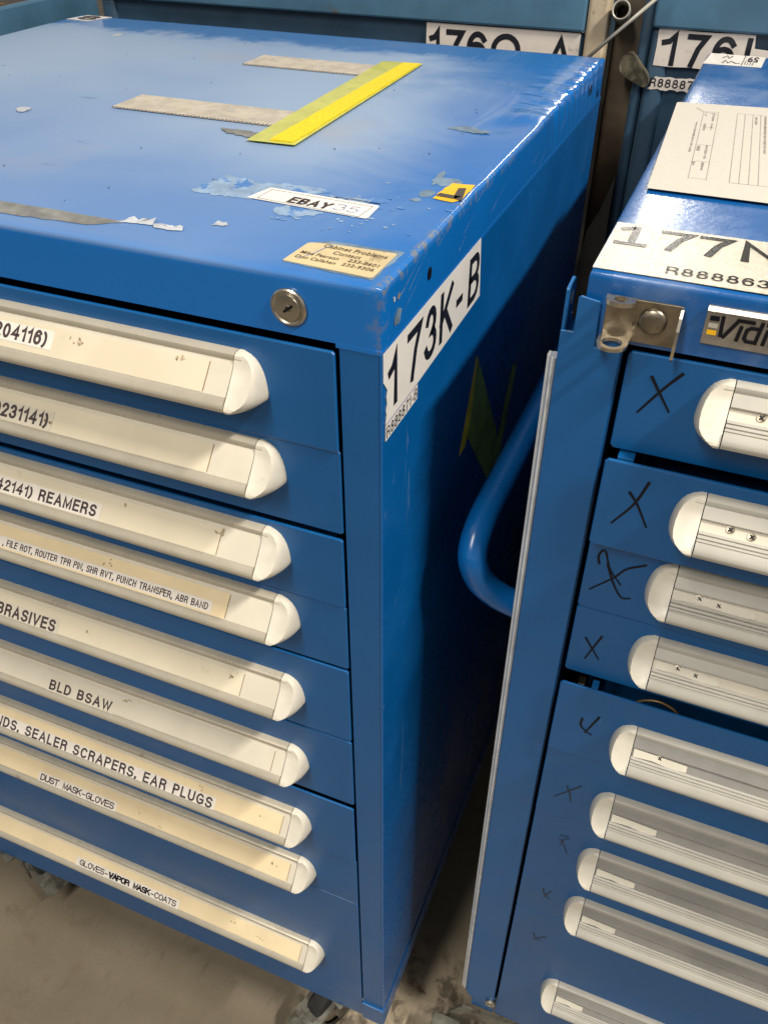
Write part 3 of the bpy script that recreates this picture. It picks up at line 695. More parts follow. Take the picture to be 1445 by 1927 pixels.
# things stuck on the lid
T0 = (0, 0, 0)
st = lambda pts, b=.0002, th=.0003: sheet(pts, T0, X_, Y_, th, b)
def corrug(x0, x1, y0, y1, z=.0004, skew=.0):
    bm = bmesh.new(); n = int((x1 - x0) / .0042)
    for k in range(n):
        xa = x0 + (x1 - x0) * k / n; xb = x0 + (x1 - x0) * (k + 1) / n; m_ = (xa + xb) / 2
        v = [bm.verts.new(p) for p in ((xa + skew, y0, z), (m_ + skew, y0, z + .0007), (xb + skew, y0, z), (xb, y1, z), (m_, y1, z + .0007), (xa, y1, z))]
        bm.faces.new([v[0], v[1], v[4], v[5]]); bm.faces.new([v[1], v[2], v[3], v[4]])
    return bm
M['corr'] = plain('grey_ribbed_adhesive', (.40, .36, .30), .6, var=.14, vs=60, bump=.4, bs=200, dirt=((.12, .09, .06), .68, .7, 60))
for (a, b, c, d) in ((-.3810, -.2250, .4990, .5500), (-.4045, -.2260, .2845, .3350)):
    o = obj('adhesive_strip', st([(a, c), (b, c), (b, d), (a, d)], .0003, .0006), 'corr', Lc)
    bm = corrug(a, b, c, d, .0009); obj('ribs', bm, 'corr', o)
obj('yellow_tape', st([(-.2245, .2335), (-.1785, .2355), (-.1868, .5750), (-.2345, .5700)], .0016, .0003), 'yellow_film', Lc, 'translucent yellow film tape')
obj('yellow_tape', st(ragged([(-.2040, .2390), (-.1825, .2400), (-.1880, .5680), (-.2075, .5660)], .0006, .01, 3), .0021, .0012), 'yellow', Lc, 'raised yellow foam strip')
obj('glue_residue', st(ragged([(-.255, .2500), (-.222, .2450), (-.220, .2600), (-.268, .2640)], .0018, .004, 5)), 'residue_dk', Lc)
# label for the sale
for k, pts in enumerate([[(-.2020, .1070), (-.1700, .1040), (-.1500, .1060), (-.1420, .1180), (-.1150, .1320), (-.1000, .1420), (-.108, .1480), (-.1400, .1490), (-.1640, .1420), (-.1935, .1500)], [(-.1240, .0960), (-.1200, .0880), (-.1050, .0860), (-.0900, .0930), (-.0880, .1030), (-.1180, .1060)], [(-.0990, .1350), (-.0700, .1290), (-.0560, .1330), (-.0540, .1430), (-.0760, .1400)], [(-.1180, .0780), (-.1060, .0770), (-.1050, .0800), (-.1180, .0805)]]):
    obj('tape_residue', st(ragged(pts, .0026, .0032, 8 + k), .00012 + k * .00005, .00005), 'residue', Lc)
eb = obj('sale_sticker', st([(-.1534, .1080), (-.0548, .1012), (-.0535, .1040), (-.0548, .1270), (-.0562, .1283), (-.1468, .1335)], .0005, .0004), 'sticker_white', Lc, 'white sticker reading EBAY 35')
ue = Vector((.0986, -.0068, 0)).normalized(); ve = Vector((-ue.y, ue.x, 0))
bm = bmesh.new(); text(bm, "EBAY", Vector((-.1215, .1090, 0)), ue, ve, 0, .0345, .0125, .21, lift=.0011); obj('lettering', bm, 'ink', eb)
bm = bmesh.new(); O3 = Vector((-.0845, .1085, 0))
for pl_ in ([(0, .009)] + A(.004, .0085, .0036, .0028, 150, -60, 7) + A(.0045, .0035, .0042, .0034, 80, -150, 7), [(.0175, .0115), (.0125, .0112), (.0118, .0070)] + A(.0150, .0040, .0040, .0036, 110, -150, 8)):
    ribbon(bm, pl_, .0006, O3, ue, ve, .0011)
obj('handwriting', bm, 'pen', eb)
bm = bmesh.new()
for q in ([(.0048, .0022), (.0048, .0225)], [(.0048, .0022), (.090, .0010)], [(.0048, .0225), (.090, .0232)], [(.090, .0010), (.090, .0232)]): ribbon(bm, q, .0004, Vector((-.1500, .1073, 0)), ue, ve, .0011)
obj('printed_frame', bm, 'ink', eb)
# the contact card
obj('glue_residue', st(ragged([(-.0735, .0130), (-.0100, .0080), (-.0070, .0560), (-.060, .0560), (-.0700, .0480)], .0008, .006, 5), .0001, .0002), 'residue_sm', Lc)
cc = obj('contact_card', st([(-.0745, .0145), (-.0125, .0104), (-.0108, .0125), (-.0103, .0498), (-.0115, .0512), (-.0560, .0500), (-.0700, .0475), (-.0722, .0455)], .0004, .0004), 'card', Lc, 'stained tan contact card')
uc = Vector((.0634, -.0040, 0)).normalized(); vc = Vector((-uc.y, uc.x, 0)); oc = Vector((-.0745, .0145, 0))
for s, a, b, y, h in (("Cabinet Problems", .0130, .0590, .0292, .0056), ("Contact", .0240, .0440, .0215, .0050), ("Mike Pearson", .0045, .0320, .0140, .0044), ("233-8601", .0385, .0600, .0150, .0044), ("Don Callahan", .0045, .0335, .0070, .0044), ("232-9306", .0375, .0600, .0080, .0044)):
    bm = bmesh.new(); ftext(bm, s, oc, uc, vc, a, b, h, .0011, .008, y); obj('lettering', bm, 'card_print', cc)
bm = bmesh.new(); ribbon(bm, [(.0075, .006), (.013, .018), (.0145, .026), (.0175, .035)], .0007, oc, uc, vc, .0010); obj('crease', bm, 'residue', cc)
# hazard sticker
hz = obj('hazard_sticker', st(ragged([(-.0250, .1590), (-.0090, .1560), (-.0040, .1640), (-.0048, .1985), (-.0225, .1960), (-.0240, .1780)], .0010, .006, 6), .0004, .0003), 'yellow_hz', Lc, 'torn yellow and black warning sticker')
bm = bmesh.new(); 
for pts in ([(-.0243, .1640), (-.0090, .1625), (-.0060, .1690), (-.0235, .1705)], [(-.0100, .1630), (-.0030, .1600), (-.0085, .1880), (-.0140, .1860), (-.0120, .1700)]):
    prism(bm, [(x, y, .0009) for x, y in pts], (0, 0, .0002))
obj('black_mark', bm, 'hz_black', hz)
for k, (x, y, a, b, m_) in enumerate([(-.0270, .1985, .012, .010, 'residue_dk'), (-.0330, .1680, .006, .008, 'residue_dk'), (-.036, .152, .004, .004, 'residue_dk'), (-.0620, .345, .014, .008, 'residue_dk'), (-.0480, .3400, .012, .006, 'residue_dk'), (-.0365, .205, .003, .018, 'residue_dk')]):
    obj('glue_residue', st(blob(x, y, a, b, 60 + k, 18, .1, .18), .00012 + k * .00003, .00002), 'residue_sm', Lc)
# strip of old glue by the front edge and torn scraps
obj('glue_residue', st(ragged([(-.5500, .0120), (-.3080, .0125), (-.2300, .0180), (-.2080, .0310), (-.2250, .0330), (-.3080, .0330), (-.5500, .0330)], .0008, .008, 9), .0002, .0003), 'residue_dk', Lc)
for k, pts in enumerate([[(-.2150, .0290), (-.1990, .0330), (-.1860, .0340), (-.1875, .0420), (-.1930, .0380), (-.2040, .0390)], [(-.1830, .0310), (-.1720, .0305), (-.1610, .0330), (-.1640, .0385), (-.1740, .0370), (-.1860, .0350)], [(-.1480, .0490), (-.1370, .0530), (-.1395, .0555), (-.1480, .0525)]]):
    bm = bmesh.new(); pp_ = ragged(pts, .0008, .003, 20 + k); cx = sum(p[0] for p in pp_) / len(pp_); cy = sum(p[1] for p in pp_) / len(pp_); rr = random.Random(k)
    c0 = bm.verts.new((cx, cy, .0006)); mid = [bm.verts.new((cx + (x - cx) * .6, cy + (y - cy) * .6, .0007 + rr.uniform(0, .0012))) for x, y in pp_]; out = [bm.verts.new((x, y, .0006 + rr.uniform(0, .0030) * (y > cy))) for x, y in pp_]
    for q in range(len(pp_)):
        w = (q + 1) % len(pp_); bm.faces.new([c0, mid[q], mid[w]]); bm.faces.new([mid[q], out[q], out[w], mid[w]])
    obj('paper_scrap', bm, 'paper_scrap', Lc)
obj('paper_scrap', st(blob(-.478, .244, .006, .008, 2, 12, .5, .2), .0003, .001), 'paper_scrap', Lc)
obj('paper_scrap', st(blob(-.618, .588, .006, .006, 3, 10), .0003, .001), 'paper_scrap', Lc)
bm = bmesh.new(); r = random.Random(5)
for k in range(34):
    cx, cy = (r.gauss(-.07, .025), r.gauss(.098, .012)) if k < 22 else (r.gauss(-.045, .02), r.gauss(.14, .02))
    q = r.uniform(.0005, .0018); prism(bm, [(x, y, .0002) for x, y in blob(cx, cy, q * r.uniform(1, 2), q, 300 + k, 8)], (0, 0, .0002))
f_ = obj('film_flakes', bm, 'residue', Lc); f_['kind'] = 'stuff'
bm = bmesh.new()
for k in range(34):
    cx, cy = r.uniform(-.60, -.05), r.uniform(.03, .64); q = r.uniform(.0003, .0007)
    prism(bm, [(x, y, .0002) for x, y in blob(cx, cy, q * r.uniform(1, 2.4), q, 500 + k, 7, r.uniform(0, 3))], (0, 0, .0002))
f_ = obj('grit', bm, 'hz_black', Lc); f_['kind'] = 'stuff'
cn = obj('corner_label', st([(-.757, .6590), (-.7200, .6570), (-.7050, .6945), (-.7480, .6950)], .0003, .0003), 'sticker_white', Lc, 'white label at the far left corner')
bm = bmesh.new(); ftext(bm, "8", (-.7520, .6630, 0), X_, Y_, .006, .036, .028, .0010, .03); obj('lettering', bm, 'ink', cn)
for x, y in ((-.700, .048), (-.085, .060), (-.66, .61), (-.11, .61)): caster(Lc, x, y, (-.35 if x < -.5 else -2.0) if y < .2 else 2.2)

# ================================================================== the right cabinet
R0_, R1_ = RX, RX + .762
Rc = thing('tool_cabinet', (RX + .381, RY + .35, 0), 'cleaner blue drawer cabinet on the right, with black crosses on its drawers', 'drawer cabinet', 'blue steel drawer cabinets')
cover('lid', R0_, R1_, RY, RY + D, 'top_r', Rc, lambda x, y: (0, 0, -.0006 * math.exp(-((x - .30) / .15) ** 2)), 60, 60, .0045)
carcass(Rc, R0_, R1_, RY, RY + D, 'blue_r', 'blue_r')
# raised rim line just under the lid edge
RZT = [-.0566, -.1365, -.2146, -.2945, -.396, -.5060, -.6130, -.7185, -.9370]
RP = [.0, .0140, .0016, .0, .0120, .0085, .0050, .0035, .0030]
RXJ = [.1022, .1045, .1009, .1020, .1058, .1046, .1064, .1063, .1053]
GAPR = [.0, .0, .0, .0012, .0066, .0004, .0004, .0003, .0003]
for i in range(9):
    z1, z0 = BND[i] - GAPR[i] - .0003, BND[i + 1]; p = RP[i]; y0 = RY - p
    z0 += (.0008, 0, 0, -.0026, 0, 0, 0, 0, 0)[i]
    bm = bmesh.new(); front_plate(bm, R0_ + .0338, R1_ - .0338, z0, z1, y0, c=.0022)
    dr = obj('drawer', bm, 'blue_r', Rc)
    tray(dr, R0_ + .0338, R1_ - .0338, y0 + .0023, z0, z1, 'blue_r')
    zt = RZT[i]; xj = RX + RXJ[i]
    ins = [(None, None, True), (None, None, True), (xj + .002, xj + .060, True), (xj + .002, xj + .052, True), (xj + .002, xj + .047, False), (xj + .002, xj + .044, False), (xj + .002, xj + .041, False), (xj + .002, xj + .039, False), (xj + .002, xj + .036, False)][i]
    pull(dr, xj, R1_ - .10, y0, zt, 'new', ins)
    O, U, V = labelplane(y0, zt)
    if i < 5:                               # heads of the fixing screws in the slot
        for x in ((xj + .020, xj + .034) if i < 4 else (xj + .024,)):
            N = U.cross(V).normalized(); c_ = O + U * x - V * (.0118 + (.0016 if x > xj + .03 else 0)) - N * .0020
            bm = bmesh.new(); lathe(bm, c_, N, [(.0030, 0), (.0028, .0006), (0, .0009)], 14); s1 = obj('screw', bm, 'chrome_dk', dr)
            bm = bmesh.new()
            for q in (0, 1):
                a = math.radians(45 + 90 * q); d1 = U * math.cos(a) + V * math.sin(a); d2 = U * -math.sin(a) + V * math.cos(a)
                prism(bm, [c_ + d1 * s * .0019 + d2 * t * .0005 + N * (.0010 + q * .0001) for s, t in ((-1, -1), (1, -1), (1, 1), (-1, 1))], N * .0002)
            obj('cross_slot', bm, 'marker', s1)
# pen crosses
XS = [(0, 'marker', [[(.0699, -.0598), (.0600, -.0735), (.0476, -.0934)], [(.0517, -.0659), (.0590, -.0770), (.0668, -.0887)]], .0012),
      (1, 'marker', [[(.0661, -.1393), (.0595, -.1600), (.0474, -.1807)], [(.0551, -.1509), (.0620, -.1600), (.0711, -.1771)]], .0012),
      (2, 'marker', [[(.0780, -.2235), (.0650, -.2320), (.0570, -.2440), (.0410, -.2620)], [(.0440, -.2330), (.0425, -.2250), (.0465, -.2190), (.0530, -.2360), (.0630, -.2490)], [(.0505, -.2320), (.0580, -.2500), (.0660, -.2620), (.0725, -.2610)]], .0011),
      (3, 'marker', [[(.0587, -.3128), (.0490, -.3437)], [(.0462, -.3192), (.0600, -.3403)]], .0011),
      (4, 'marker', [[(.0728, -.3998), (.0680, -.4140), (.0640, -.4260)], [(.0588, -.4083), (.0590, -.4180), (.0650, -.4240), (.0695, -.4265)]], .0012),
      (5, 'marker_worn', [[(.0722, -.5122), (.0600, -.5290), (.0503, -.5419)], [(.0596, -.5196), (.0640, -.5310), (.0659, -.5419)]], .0010),
      (6, 'marker_worn', [[(.0738, -.6129), (.0690, -.6180), (.0660, -.6309)], [(.0640, -.6190), (.0680, -.6230), (.0755, -.6418)], [(.0650, -.6120), (.0720, -.6100)]], .0009),
      (7, 'marker_worn', [[(.0690, -.7311), (.0650, -.7420), (.0626, -.7490)], [(.0603, -.7317), (.0618, -.7400), (.0687, -.7490)]], .0010),
      (8, 'marker_worn', [[(.0767, -.8400), (.0690, -.8480), (.0623, -.8594)], [(.0611, -.8432), (.0640, -.8500), (.0705, -.8552)]], .0010)]
drawersR = [o for o in Rc.children if o.name.startswith('drawer')]
for i, mt, strokes, w in XS:
    bm = bmesh.new()
    for k, s_ in enumerate(strokes): ribbon(bm, [(p.x, p.z) for p in smoothpath([(a, 0, b) for a, b in s_], 5)], w * 1.75, (RX, RY - RP[i], 0), X_, Z_, .0003 + k * .00005, taper=(1.1, .7))
    obj('pen_cross', bm, mt, drawersR[i])
# cable and bits inside the half open drawer
yw = RY - .004
bm = bmesh.new(); tube(bm, smoothpath([(RX + .090, yw, -.3880), (RX + .097, yw, -.3780), (RX + .106, yw, -.3695), (RX + .1175, yw, -.3662), (RX + .129, yw, -.3700), (RX + .136, yw, -.3780), (RX + .140, yw, -.3900)]), .0011, 8)
o = obj('wire_loop', bm, 'brass', None, origin=(RX + .1, RY + .03, -.39 + ZT), smooth=True); tag(o, 'thin brass wire loop showing in the half open fifth drawer', 'wire')
bm = bmesh.new(); box(bm, RX + .041, RX + .0525, RY - .006, RY + .006, -.150, -.1290, .0006); obj('latch_tab', bm, 'blue_bar', Rc)
for x_ in (.048, .060): 
    bm = bmesh.new(); box(bm, RX + x_, RX + x_ + .006, RY - .004, RY + .006, -.400, -.3735, .0006); obj('latch_tab', bm, 'chrome_dk' if x_ < .05 else 'blue_bar', Rc)
# locking bar over the left post
lb = bmesh.new()
yb = RY - .0042
pts = [(-.0115, -.0410), (-.0020, -.0410), (-.0020, -.0175), (-.0005, -.0165), (.0110, -.0188), (.0118, -.0505), (.0152, -.0505), (.0152, -.0440), (.0290, -.0470), (.0296, -1.0720), (.0250, -1.0860), (-.0010, -1.0900), (-.0050, -1.0880), (-.0100, -1.0760)]
pts = [(-.0115, -.0420), (-.0030, -.0420), (-.0030, -.0180), (-.0015, -.0165), (.0112, -.0185), (.0120, -.0500), (.0165, -.0510), (.0165, -.0380), (.0290, -.0400), (.0296, -1.0680), (.0250, -1.0780), (-.0040, -1.0900), (-.0100, -1.0780)]
prism(lb, [(RX + x, yb, z) for x, z in pts], (0, .0018, 0))
bmesh.ops.bevel(lb, geom=[e_ for e_ in lb.edges], offset=.0005, segments=1, affect='EDGES')
bar = obj('locking_bar', lb, 'blue_bar', Rc)
bm = bmesh.new(); box(bm, RX + .0276, RX + .0294, yb + .0019, RY + .0002, -1.06, -.05); obj('bar_lip', bm, 'blue_bar', bar)
bm = bmesh.new(); prism(bm, [(RX - .0115, y, z) for y, z in ((yb + .0019, -.0420), (yb + .0019, -.0150), (yb + .0030, -.0138), (yb + .018, -.0120), (yb + .024, -.0150), (yb + .027, -.022), (yb + .027, -.0420))], (.0018, 0, 0)); bar_t = obj('bar_tab', bm, 'blue_bar', bar)
bm = bmesh.new(); prism(bm, [(RX - .0099 + .0004, yb + .015 + .0030 * math.cos(t), -.0250 + .0050 * math.sin(t)) for t in [2 * math.pi * q / 14 for q in range(14)]], (.0004, 0, 0)); obj('slot', bm, 'strip_w', bar_t)
bm = bmesh.new(); box(bm, RX - .0115, RX - .0097, yb + .0019, yb + .030, -1.078, -.0422); obj('bar_flange', bm, 'blue_bar', bar)
# grey edge strip clipped to the bar
bm = bmesh.new(); prism(bm, [(RX + x, RY + y, -.0640) for x, y in ((-.0175, -.0010), (-.0150, -.0030), (-.0125, -.0034), (-.0118, -.0026), (-.0118, .0060), (-.0140, .0070), (-.0170, .0060))], (0.0005, 0, -1.0070)); es = obj('edge_strip', bm, 'strip', Rc)
bm = bmesh.new(); prism(bm, [(RX + x, RY + y, -.0632) for x, y in ((-.0185, -.0004), (-.0172, -.0018), (-.0160, -.0014), (-.0170, .0050), (-.0182, .0050))], (0.0005, 0, -1.009)); obj('rib', bm, 'strip_w', es)
bm = bmesh.new(); prism(bm, [(RX + x, RY + y, -.0636) for x, y in ((-.0148, -.0040), (-.0140, -.0042), (-.0136, -.0034), (-.0146, -.0032))], (0.0005, 0, -1.008)); obj('rib', bm, 'strip_w', es)
# bolt at the foot of the bar
bm = bmesh.new(); lathe(bm, (RX + .0262, yb - .0002, -1.0800), (0, -1, 0), [(.0075, 0), (.0075, .0026), (.0062, .0042), (.0040, .0042), (.0036, .0010), (0, .0010)], 20); obj('eyelet', bm, 'chrome', bar, smooth=35)
# stainless hasp
hp = bmesh.new(); yh = RY - .0062
box(hp, RX + .0150, RX + .0615, yh, yh + .0018, -.0405, -.0120, .0006); hp = obj('hasp', hp, 'chrome_dk', Rc)
bm = bmesh.new()   # top ear with hole
def ring_plate(bm, cx, cy, ro_x, ro_y, ri, z0, z1, n=24, half=True):
    outer = [(cx - ro_x, yh)] + [(cx + ro_x * math.cos(a), cy - ro_y * math.sin(a)) for a in [math.pi - math.pi * k / n for k in range(n + 1)]] + [(cx + ro_x, yh)]
    inner = [(cx + ri * math.cos(a), cy - ri * math.sin(a)) for a in [math.pi - math.pi * k / (n / 2) for k in range(int(n) + 1)]][:-1]
    import itertools
    vo = [[bm.verts.new((x, y, z)) for x, y in outer] for z in (z0, z1)]; m_ = len(outer)
    vi = [[bm.verts.new((x, y, z)) for x, y in inner] for z in (z0, z1)]; q = len(inner)
    for l in (0, 1):
        e = [bm.edges.new((vo[l][i], vo[l][(i + 1) % m_])) for i in range(m_)] + [bm.edges.new((vi[l][i], vi[l][(i + 1) % q])) for i in range(q)]
        bmesh.ops.triangle_fill(bm, use_beauty=True, use_dissolve=False, edges=e)
    for i in range(m_): bm.faces.new([vo[0][i], vo[0][(i + 1) % m_], vo[1][(i + 1) % m_], vo[1][i]])
    for i in range(q): bm.faces.new([vi[0][i], vi[1][i], vi[1][(i + 1) % q], vi[0][(i + 1) % q]])
    bmesh.ops.recalc_face_normals(bm, faces=bm.faces)
ring_plate(bm, RX + .0240, yh - .0050, .0092, .0062, .0042, -.0142, -.0112); obj('ear', bm, 'chrome', hp)
bm = bmesh.new(); ring_plate(bm, RX + .0235, yh - .0072, .0098, .0098, .0064, -.0420, -.0396); obj('ear', bm, 'chrome', hp)
bm = bmesh.new(); lathe(bm, (RX + .0450, yh - .0002, -.0245), (0, -1, 0), [(.0085, 0), (.0086, .0012), (.0074, .0026), (.0040, .0033), (0, .0035)], 28); obj('rivet', bm, 'chrome_dk', hp, smooth=50)
bm = bmesh.new(); lathe(bm, (RX + .0350, yh - .0002, -.0290), (0, -1, 0), [(.0022, 0), (.0018, .0010), (0, .0013)], 14); obj('dimple', bm, 'chrome_dk', hp, smooth=50)
bm = bmesh.new(); prism(bm, [(RX + .0602, y, z) for y, z in ((yh, -.0125), (yh - .0040, -.0122), (yh - .0078, -.0165), (yh - .0105, -.0240), (yh - .0115, -.0330), (yh - .0105, -.0430), (yh - .0080, -.0455), (yh - .0050, -.0430), (yh, -.0400))], (.0018, 0, 0)); obj('end_flange', bm, 'chrome', hp)
# maker's badge
bd = bmesh.new(); bx0, bx1, bz0, bz1 = RX + .0750, RX + .1480, -.0352, -.0100
box(bd, bx0, bx1, RY - .0022, RY - .0002, bz0, bz1, .0003); bd = obj('badge', bd, 'badge', Rc, 'silver nameplate with black cut letters')
bm = bmesh.new(); prism(bm, [(bx0, RY - .0022, bz1 - .0026), (bx0, RY - .0040, bz1 - .0026), (bx0, RY - .0022, bz1 - .0001)], (bx1 - bx0, 0, 0)); obj('bevel_edge', bm, 'badge_edge', bd)
BW = 20.0
O = Vector((bx0, RY - .0023, bz0 + .0048))
def bs(pl_, t, mt='marker', lift=.0004):
    bm = bmesh.new()
    for k, q in enumerate(pl_): ribbon(bm, q, t, O, X_, Z_, lift + k * .00003, ext=False)
    return bm
bm = bs([[(.0098, .0152), (.0106, .0014)], [(.0192, .0142), (.0120, .0010)], [(.0178, .0139), (.0285, .0139)], [(.0214, .0108), (.0202, .0004)], [(.0312, .0104), (.0270, .0104), (.0248, .0088), (.0243, .0032), (.0258, .0014), (.0300, .0014)], [(.0326, .0152), (.0310, .0002)], [(.0348, .0139), (.0430, .0139)],
 [(.0364, .0108), (.0354, .0004)], [(.0406, .0110), (.0398, .0004)], [(.0404, .0098), (.0458, .0098), (.0450, .0004)], [(.0458, .0098), (.0506, .0098), (.0500, .0004)], [(.0552, .0104), (.0592, .0104), (.0586, .0010), (.0544, .0010), (.0546, .0058), (.0586, .0058)], [(.0636, .0110), (.0628, .0004)], [(.0634, .0098), (.0672, .0102)]], .0023)
obj('lettering', bm, 'marker', bd)
for z, mt in ((.0128, 'marker'), (.0082, 'badge_edge'), (.0036, 'yellow_hz')):
    obj('emblem_bar', bs([[(.0024, z), (.0080, z)]], .0032), mt, bd)
# big label on the lid
lp_ = obj('number_plate', sheet([(.0016, .0030), (.1900, .0015), (.1900, .0868), (.0022, .0868)], (RX, RY, 0), X_, Y_, .0003, .0002), 'glitter', Rc, 'glossy white number plate reading 177N')
bm = bmesh.new()
for ch, a, b in (('i', .0060, .0275), ('7', .0335, .0560), ('7', .0585, .0810), ('N', .0865, .1120)): text(bm, ch, (RX, RY + .0465, 0), X_, Y_, a, b, .0350, .15, lift=.0008)
obj('lettering', bm, 'glit_ink', lp_)
bm = bmesh.new(); text(bm, "R888863", (RX, RY + .0095, 0), X_, Y_, .0450, .1060, .0118, .135, lift=.0008); obj('lettering', bm, 'glit_ink', lp_)
tl = obj('tracking_label', sheet([(.0012, .6300), (.0650, .6320), (.0670, .6900), (.0045, .6920)], (RX, RY, 0), X_, Y_, .0003, .0002), 'sticker_white', Rc, 'white delivery label at the back edge')
bm = bmesh.new(); ftext(bm, "59", (RX + .0640, RY + .6860, 0), (-1, 0, 0), (0, -1, 0), .004, .0160, .030, .0008, .03)
for q in ([(.022, .640), (.024, .655), (.028, .641), (.031, .652), (.036, .642), (.040, .644)], [(.020, .668), (.024, .682), (.027, .668), (.030, .680)]): ribbon(bm, q, .0018, (RX, RY, 0), X_, Y_, .0008)
ribbon(bm, [(.0430, .632), (.0445, .691)], .0008, (RX, RY, 0), X_, Y_, .0008)
for k in range(4): ribbon(bm, [(.046 + k * .0028, .638), (.0468 + k * .0028, .662)], .0007, (RX, RY, 0), X_, Y_, .0008)
obj('lettering', bm, 'ink', tl)
# hoop handle on the cabinet's left side
bm = bmesh.new(); tube(bm, smoothpath([(RX + .001, .105, -.345), (.092, .104, -.333), (.070, .100, -.322), (.054, .094, -.303), (.046, .092, -.275), (.045, .118, -.2565), (.045, .182, -.2555), (.045, .35, -.2555), (.045, .50, -.2555), (.046, .545, -.275), (.060, .560, -.315), (RX + .001, .560, -.345)], 8), .0128, 18); obj('side_handle', bm, 'blue_side', Rc, smooth=True)
for x, y in ((RX + .075, RY + .060), (RX + .67, RY + .070), (RX + .085, RY + .61), (RX + .67, RY + .61)): caster(Rc, x, y, .3 if x < .4 else 2.2)
# foot plate with the floor lock at the front left corner
bm = bmesh.new(); prism(bm, [(RX - .030, RY - .012, -1.150), (RX - .012, RY - .010, -1.120), (RX + .080, RY - .004, -1.120), (RX + .090, RY - .004, -1.150)], (0, .0030, 0)); obj('foot_plate', bm, 'galv', Rc)
bm = bmesh.new(); box(bm, RX - .052, RX - .012, RY - .050, RY - .010, -1.178, -1.1745, .0015); obj('foot_pedal', bm, 'galv', Rc)

# ------------------------------------------------------------------ loose form on the right cabinet
pp = [(.0103, .1611), (-.0028, .4314), (.3080, .4560), (.3200, .1600)]
OP = (RX, RY, 0)
pf = sheet([(-.0028 + .0004, .4290), (.0002, .4318), (.2200, .4560), (.2330, .1600), (.0103, .1611)], OP, X_, Y_, .0002, .0020)
pf = obj('printed_form', pf, 'paper', None, origin=(RX + .1, RY + .3, ZT)); tag(pf, 'white printed form lying on the lid of the right cabinet', 'paper form')
u2 = Vector((.0131, -.2703, 0)).normalized(); v2 = Vector((-u2.y, u2.x, 0)); o2 = Vector((RX - .0028, RY + .4314, 0))
def ln(a, b, w=.0004): return [(a[0], a[1]), (b[0], b[1])], w
bm = bmesh.new()
cols = [(.0275, .0290, .236), (.0410, .0265, .238), (.0580, .0265, .238), (.0650, .0260, .238), (.0720, .0255, .238), (.0790, .0250, .238), (.0870, .0250, .238), (.0950, .0250, .238), (.1030, .025, .238), (.1300, .025, .238)]
for v, a, b in cols: ribbon(bm, [(a, v), (b, v)], .0005, o2, u2, v2, .0024, ext=False)
for u, a, b in ((.0290, .0275, .0410), (.236, .0275, .0410), (.142, .0275, .0410), (.190, .0300, .0410), (.0265, .0580, .1300), (.238, .0580, .1300), (.085, .0300, .0400)): ribbon(bm, [(u, a), (u, b)], .0004, o2, u2, v2, .0024, ext=False)
obj('ruled_lines', bm, 'lines', pf)
bm = bmesh.new(); r = random.Random(3)
for v, a, b, h in ((.0235, .070, .165, .0022), (.0370, .033, .060, .0026), (.0370, .070, .092, .0026), (.0365, .142, .180, .0026), (.0360, .192, .212, .0026), (.0310, .072, .095, .0030), (.0300, .146, .160, .0034), (.0290, .192, .200, .0030), (.0750, .034, .060, .0026), (.0830, .030, .150, .0026), (.1080, .030, .200, .0026), (.1150, .030, .150, .0026)):
    u = a
    while u < b:
        w = r.uniform(.0012, .0034)
        ribbon(bm, [(u, v), (u + w, v)], h * r.uniform(.5, .9), o2, u2, v2, .0024, ext=False); u += w + r.uniform(.0005, .0010) + (.0016 if r.random() < .2 else 0)
ribbon(bm, [(.018, .0200), (.030, .0270), (.034, .0350), (.038, .0400)], .0006, o2, u2, v2, .0026)
ribbon(bm, [(.034, .0300), (.040, .0290), (.046, .0310)], .0006, o2, u2, v2, .0026)
lt = obj('fine_print', bm, 'lines', pf); lt['kind'] = 'stuff'

# ------------------------------------------------------------------ stacked steel bins behind
def bin_(name, x0, x1, y0, y1, ztop, label, lipz, posts=True):
    t = thing(name, ((x0 + x1) / 2, (y0 + y1) / 2, 0), label, 'steel bin', 'slate blue steel bins behind the cabinets')
    bm = bmesh.new(); box(bm, x0 + .02, x1 - .02, y0, y0 + .003, -1.12, lipz + .002); obj('front_panel', bm, 'teal', t)
    bm = bmesh.new(); box(bm, x0, x1, y0 - .012, y0 + .004, lipz, ztop, .003, 2); obj('top_rim', bm, 'teal_lt', t)
    bm = bmesh.new(); box(bm, x0, x0 + .003, y0 + .02, y1, -1.12, ztop - .004); obj('side_panel', bm, 'teal', t)
    bm = bmesh.new(); box(bm, x1 - .003, x1, y0 + .02, y1, -1.12, ztop - .004); obj('side_panel', bm, 'teal', t)
    bm = bmesh.new(); box(bm, x0, x1, y1 - .003, y1, -1.12, ztop - .004); obj('back_panel', bm, 'teal', t)
    bm = bmesh.new(); box(bm, x0 + .004, x1 - .004, y0 + .005, y1 - .004, -1.12, -1.11); obj('bottom_panel', bm, 'teal', t)
    for a, b in ((x0, x0 + .026), (x1 - .026, x1)):
        bm = bmesh.new(); box(bm, a, b, y0 - .006, y0 + .022, -ZT, lipz - .001, .006, 3); obj('corner_post', bm, 'teal', t, smooth=40)
    return t
B1 = bin_('steel_bin', -.80, -.048, .80, 1.45, .062, 'slate blue steel bin behind the left cabinet, plate 176Q-A', .0085)
pl = obj('number_plate', sheet([(-.2625, -.049), (-.0520, -.049), (-.0520, .0068), (-.2625, .0068)], (0, .7938, 0), X_, Z_, .0004, .0003), 'plate_back', B1)
bm = bmesh.new()
for ch, a, b in (('1', -.2580, -.2420), ('7', -.2340, -.2080), ('6', -.2040, -.1760), ('Q', -.1700, -.1290), ('-', -.1160, -.1010), ('A', -.0930, -.0600)): text(bm, ch, (0, .7938, -.0400), X_, Z_, a, b, .0405, .17, lift=.0011)
obj('lettering', bm, 'black', pl)
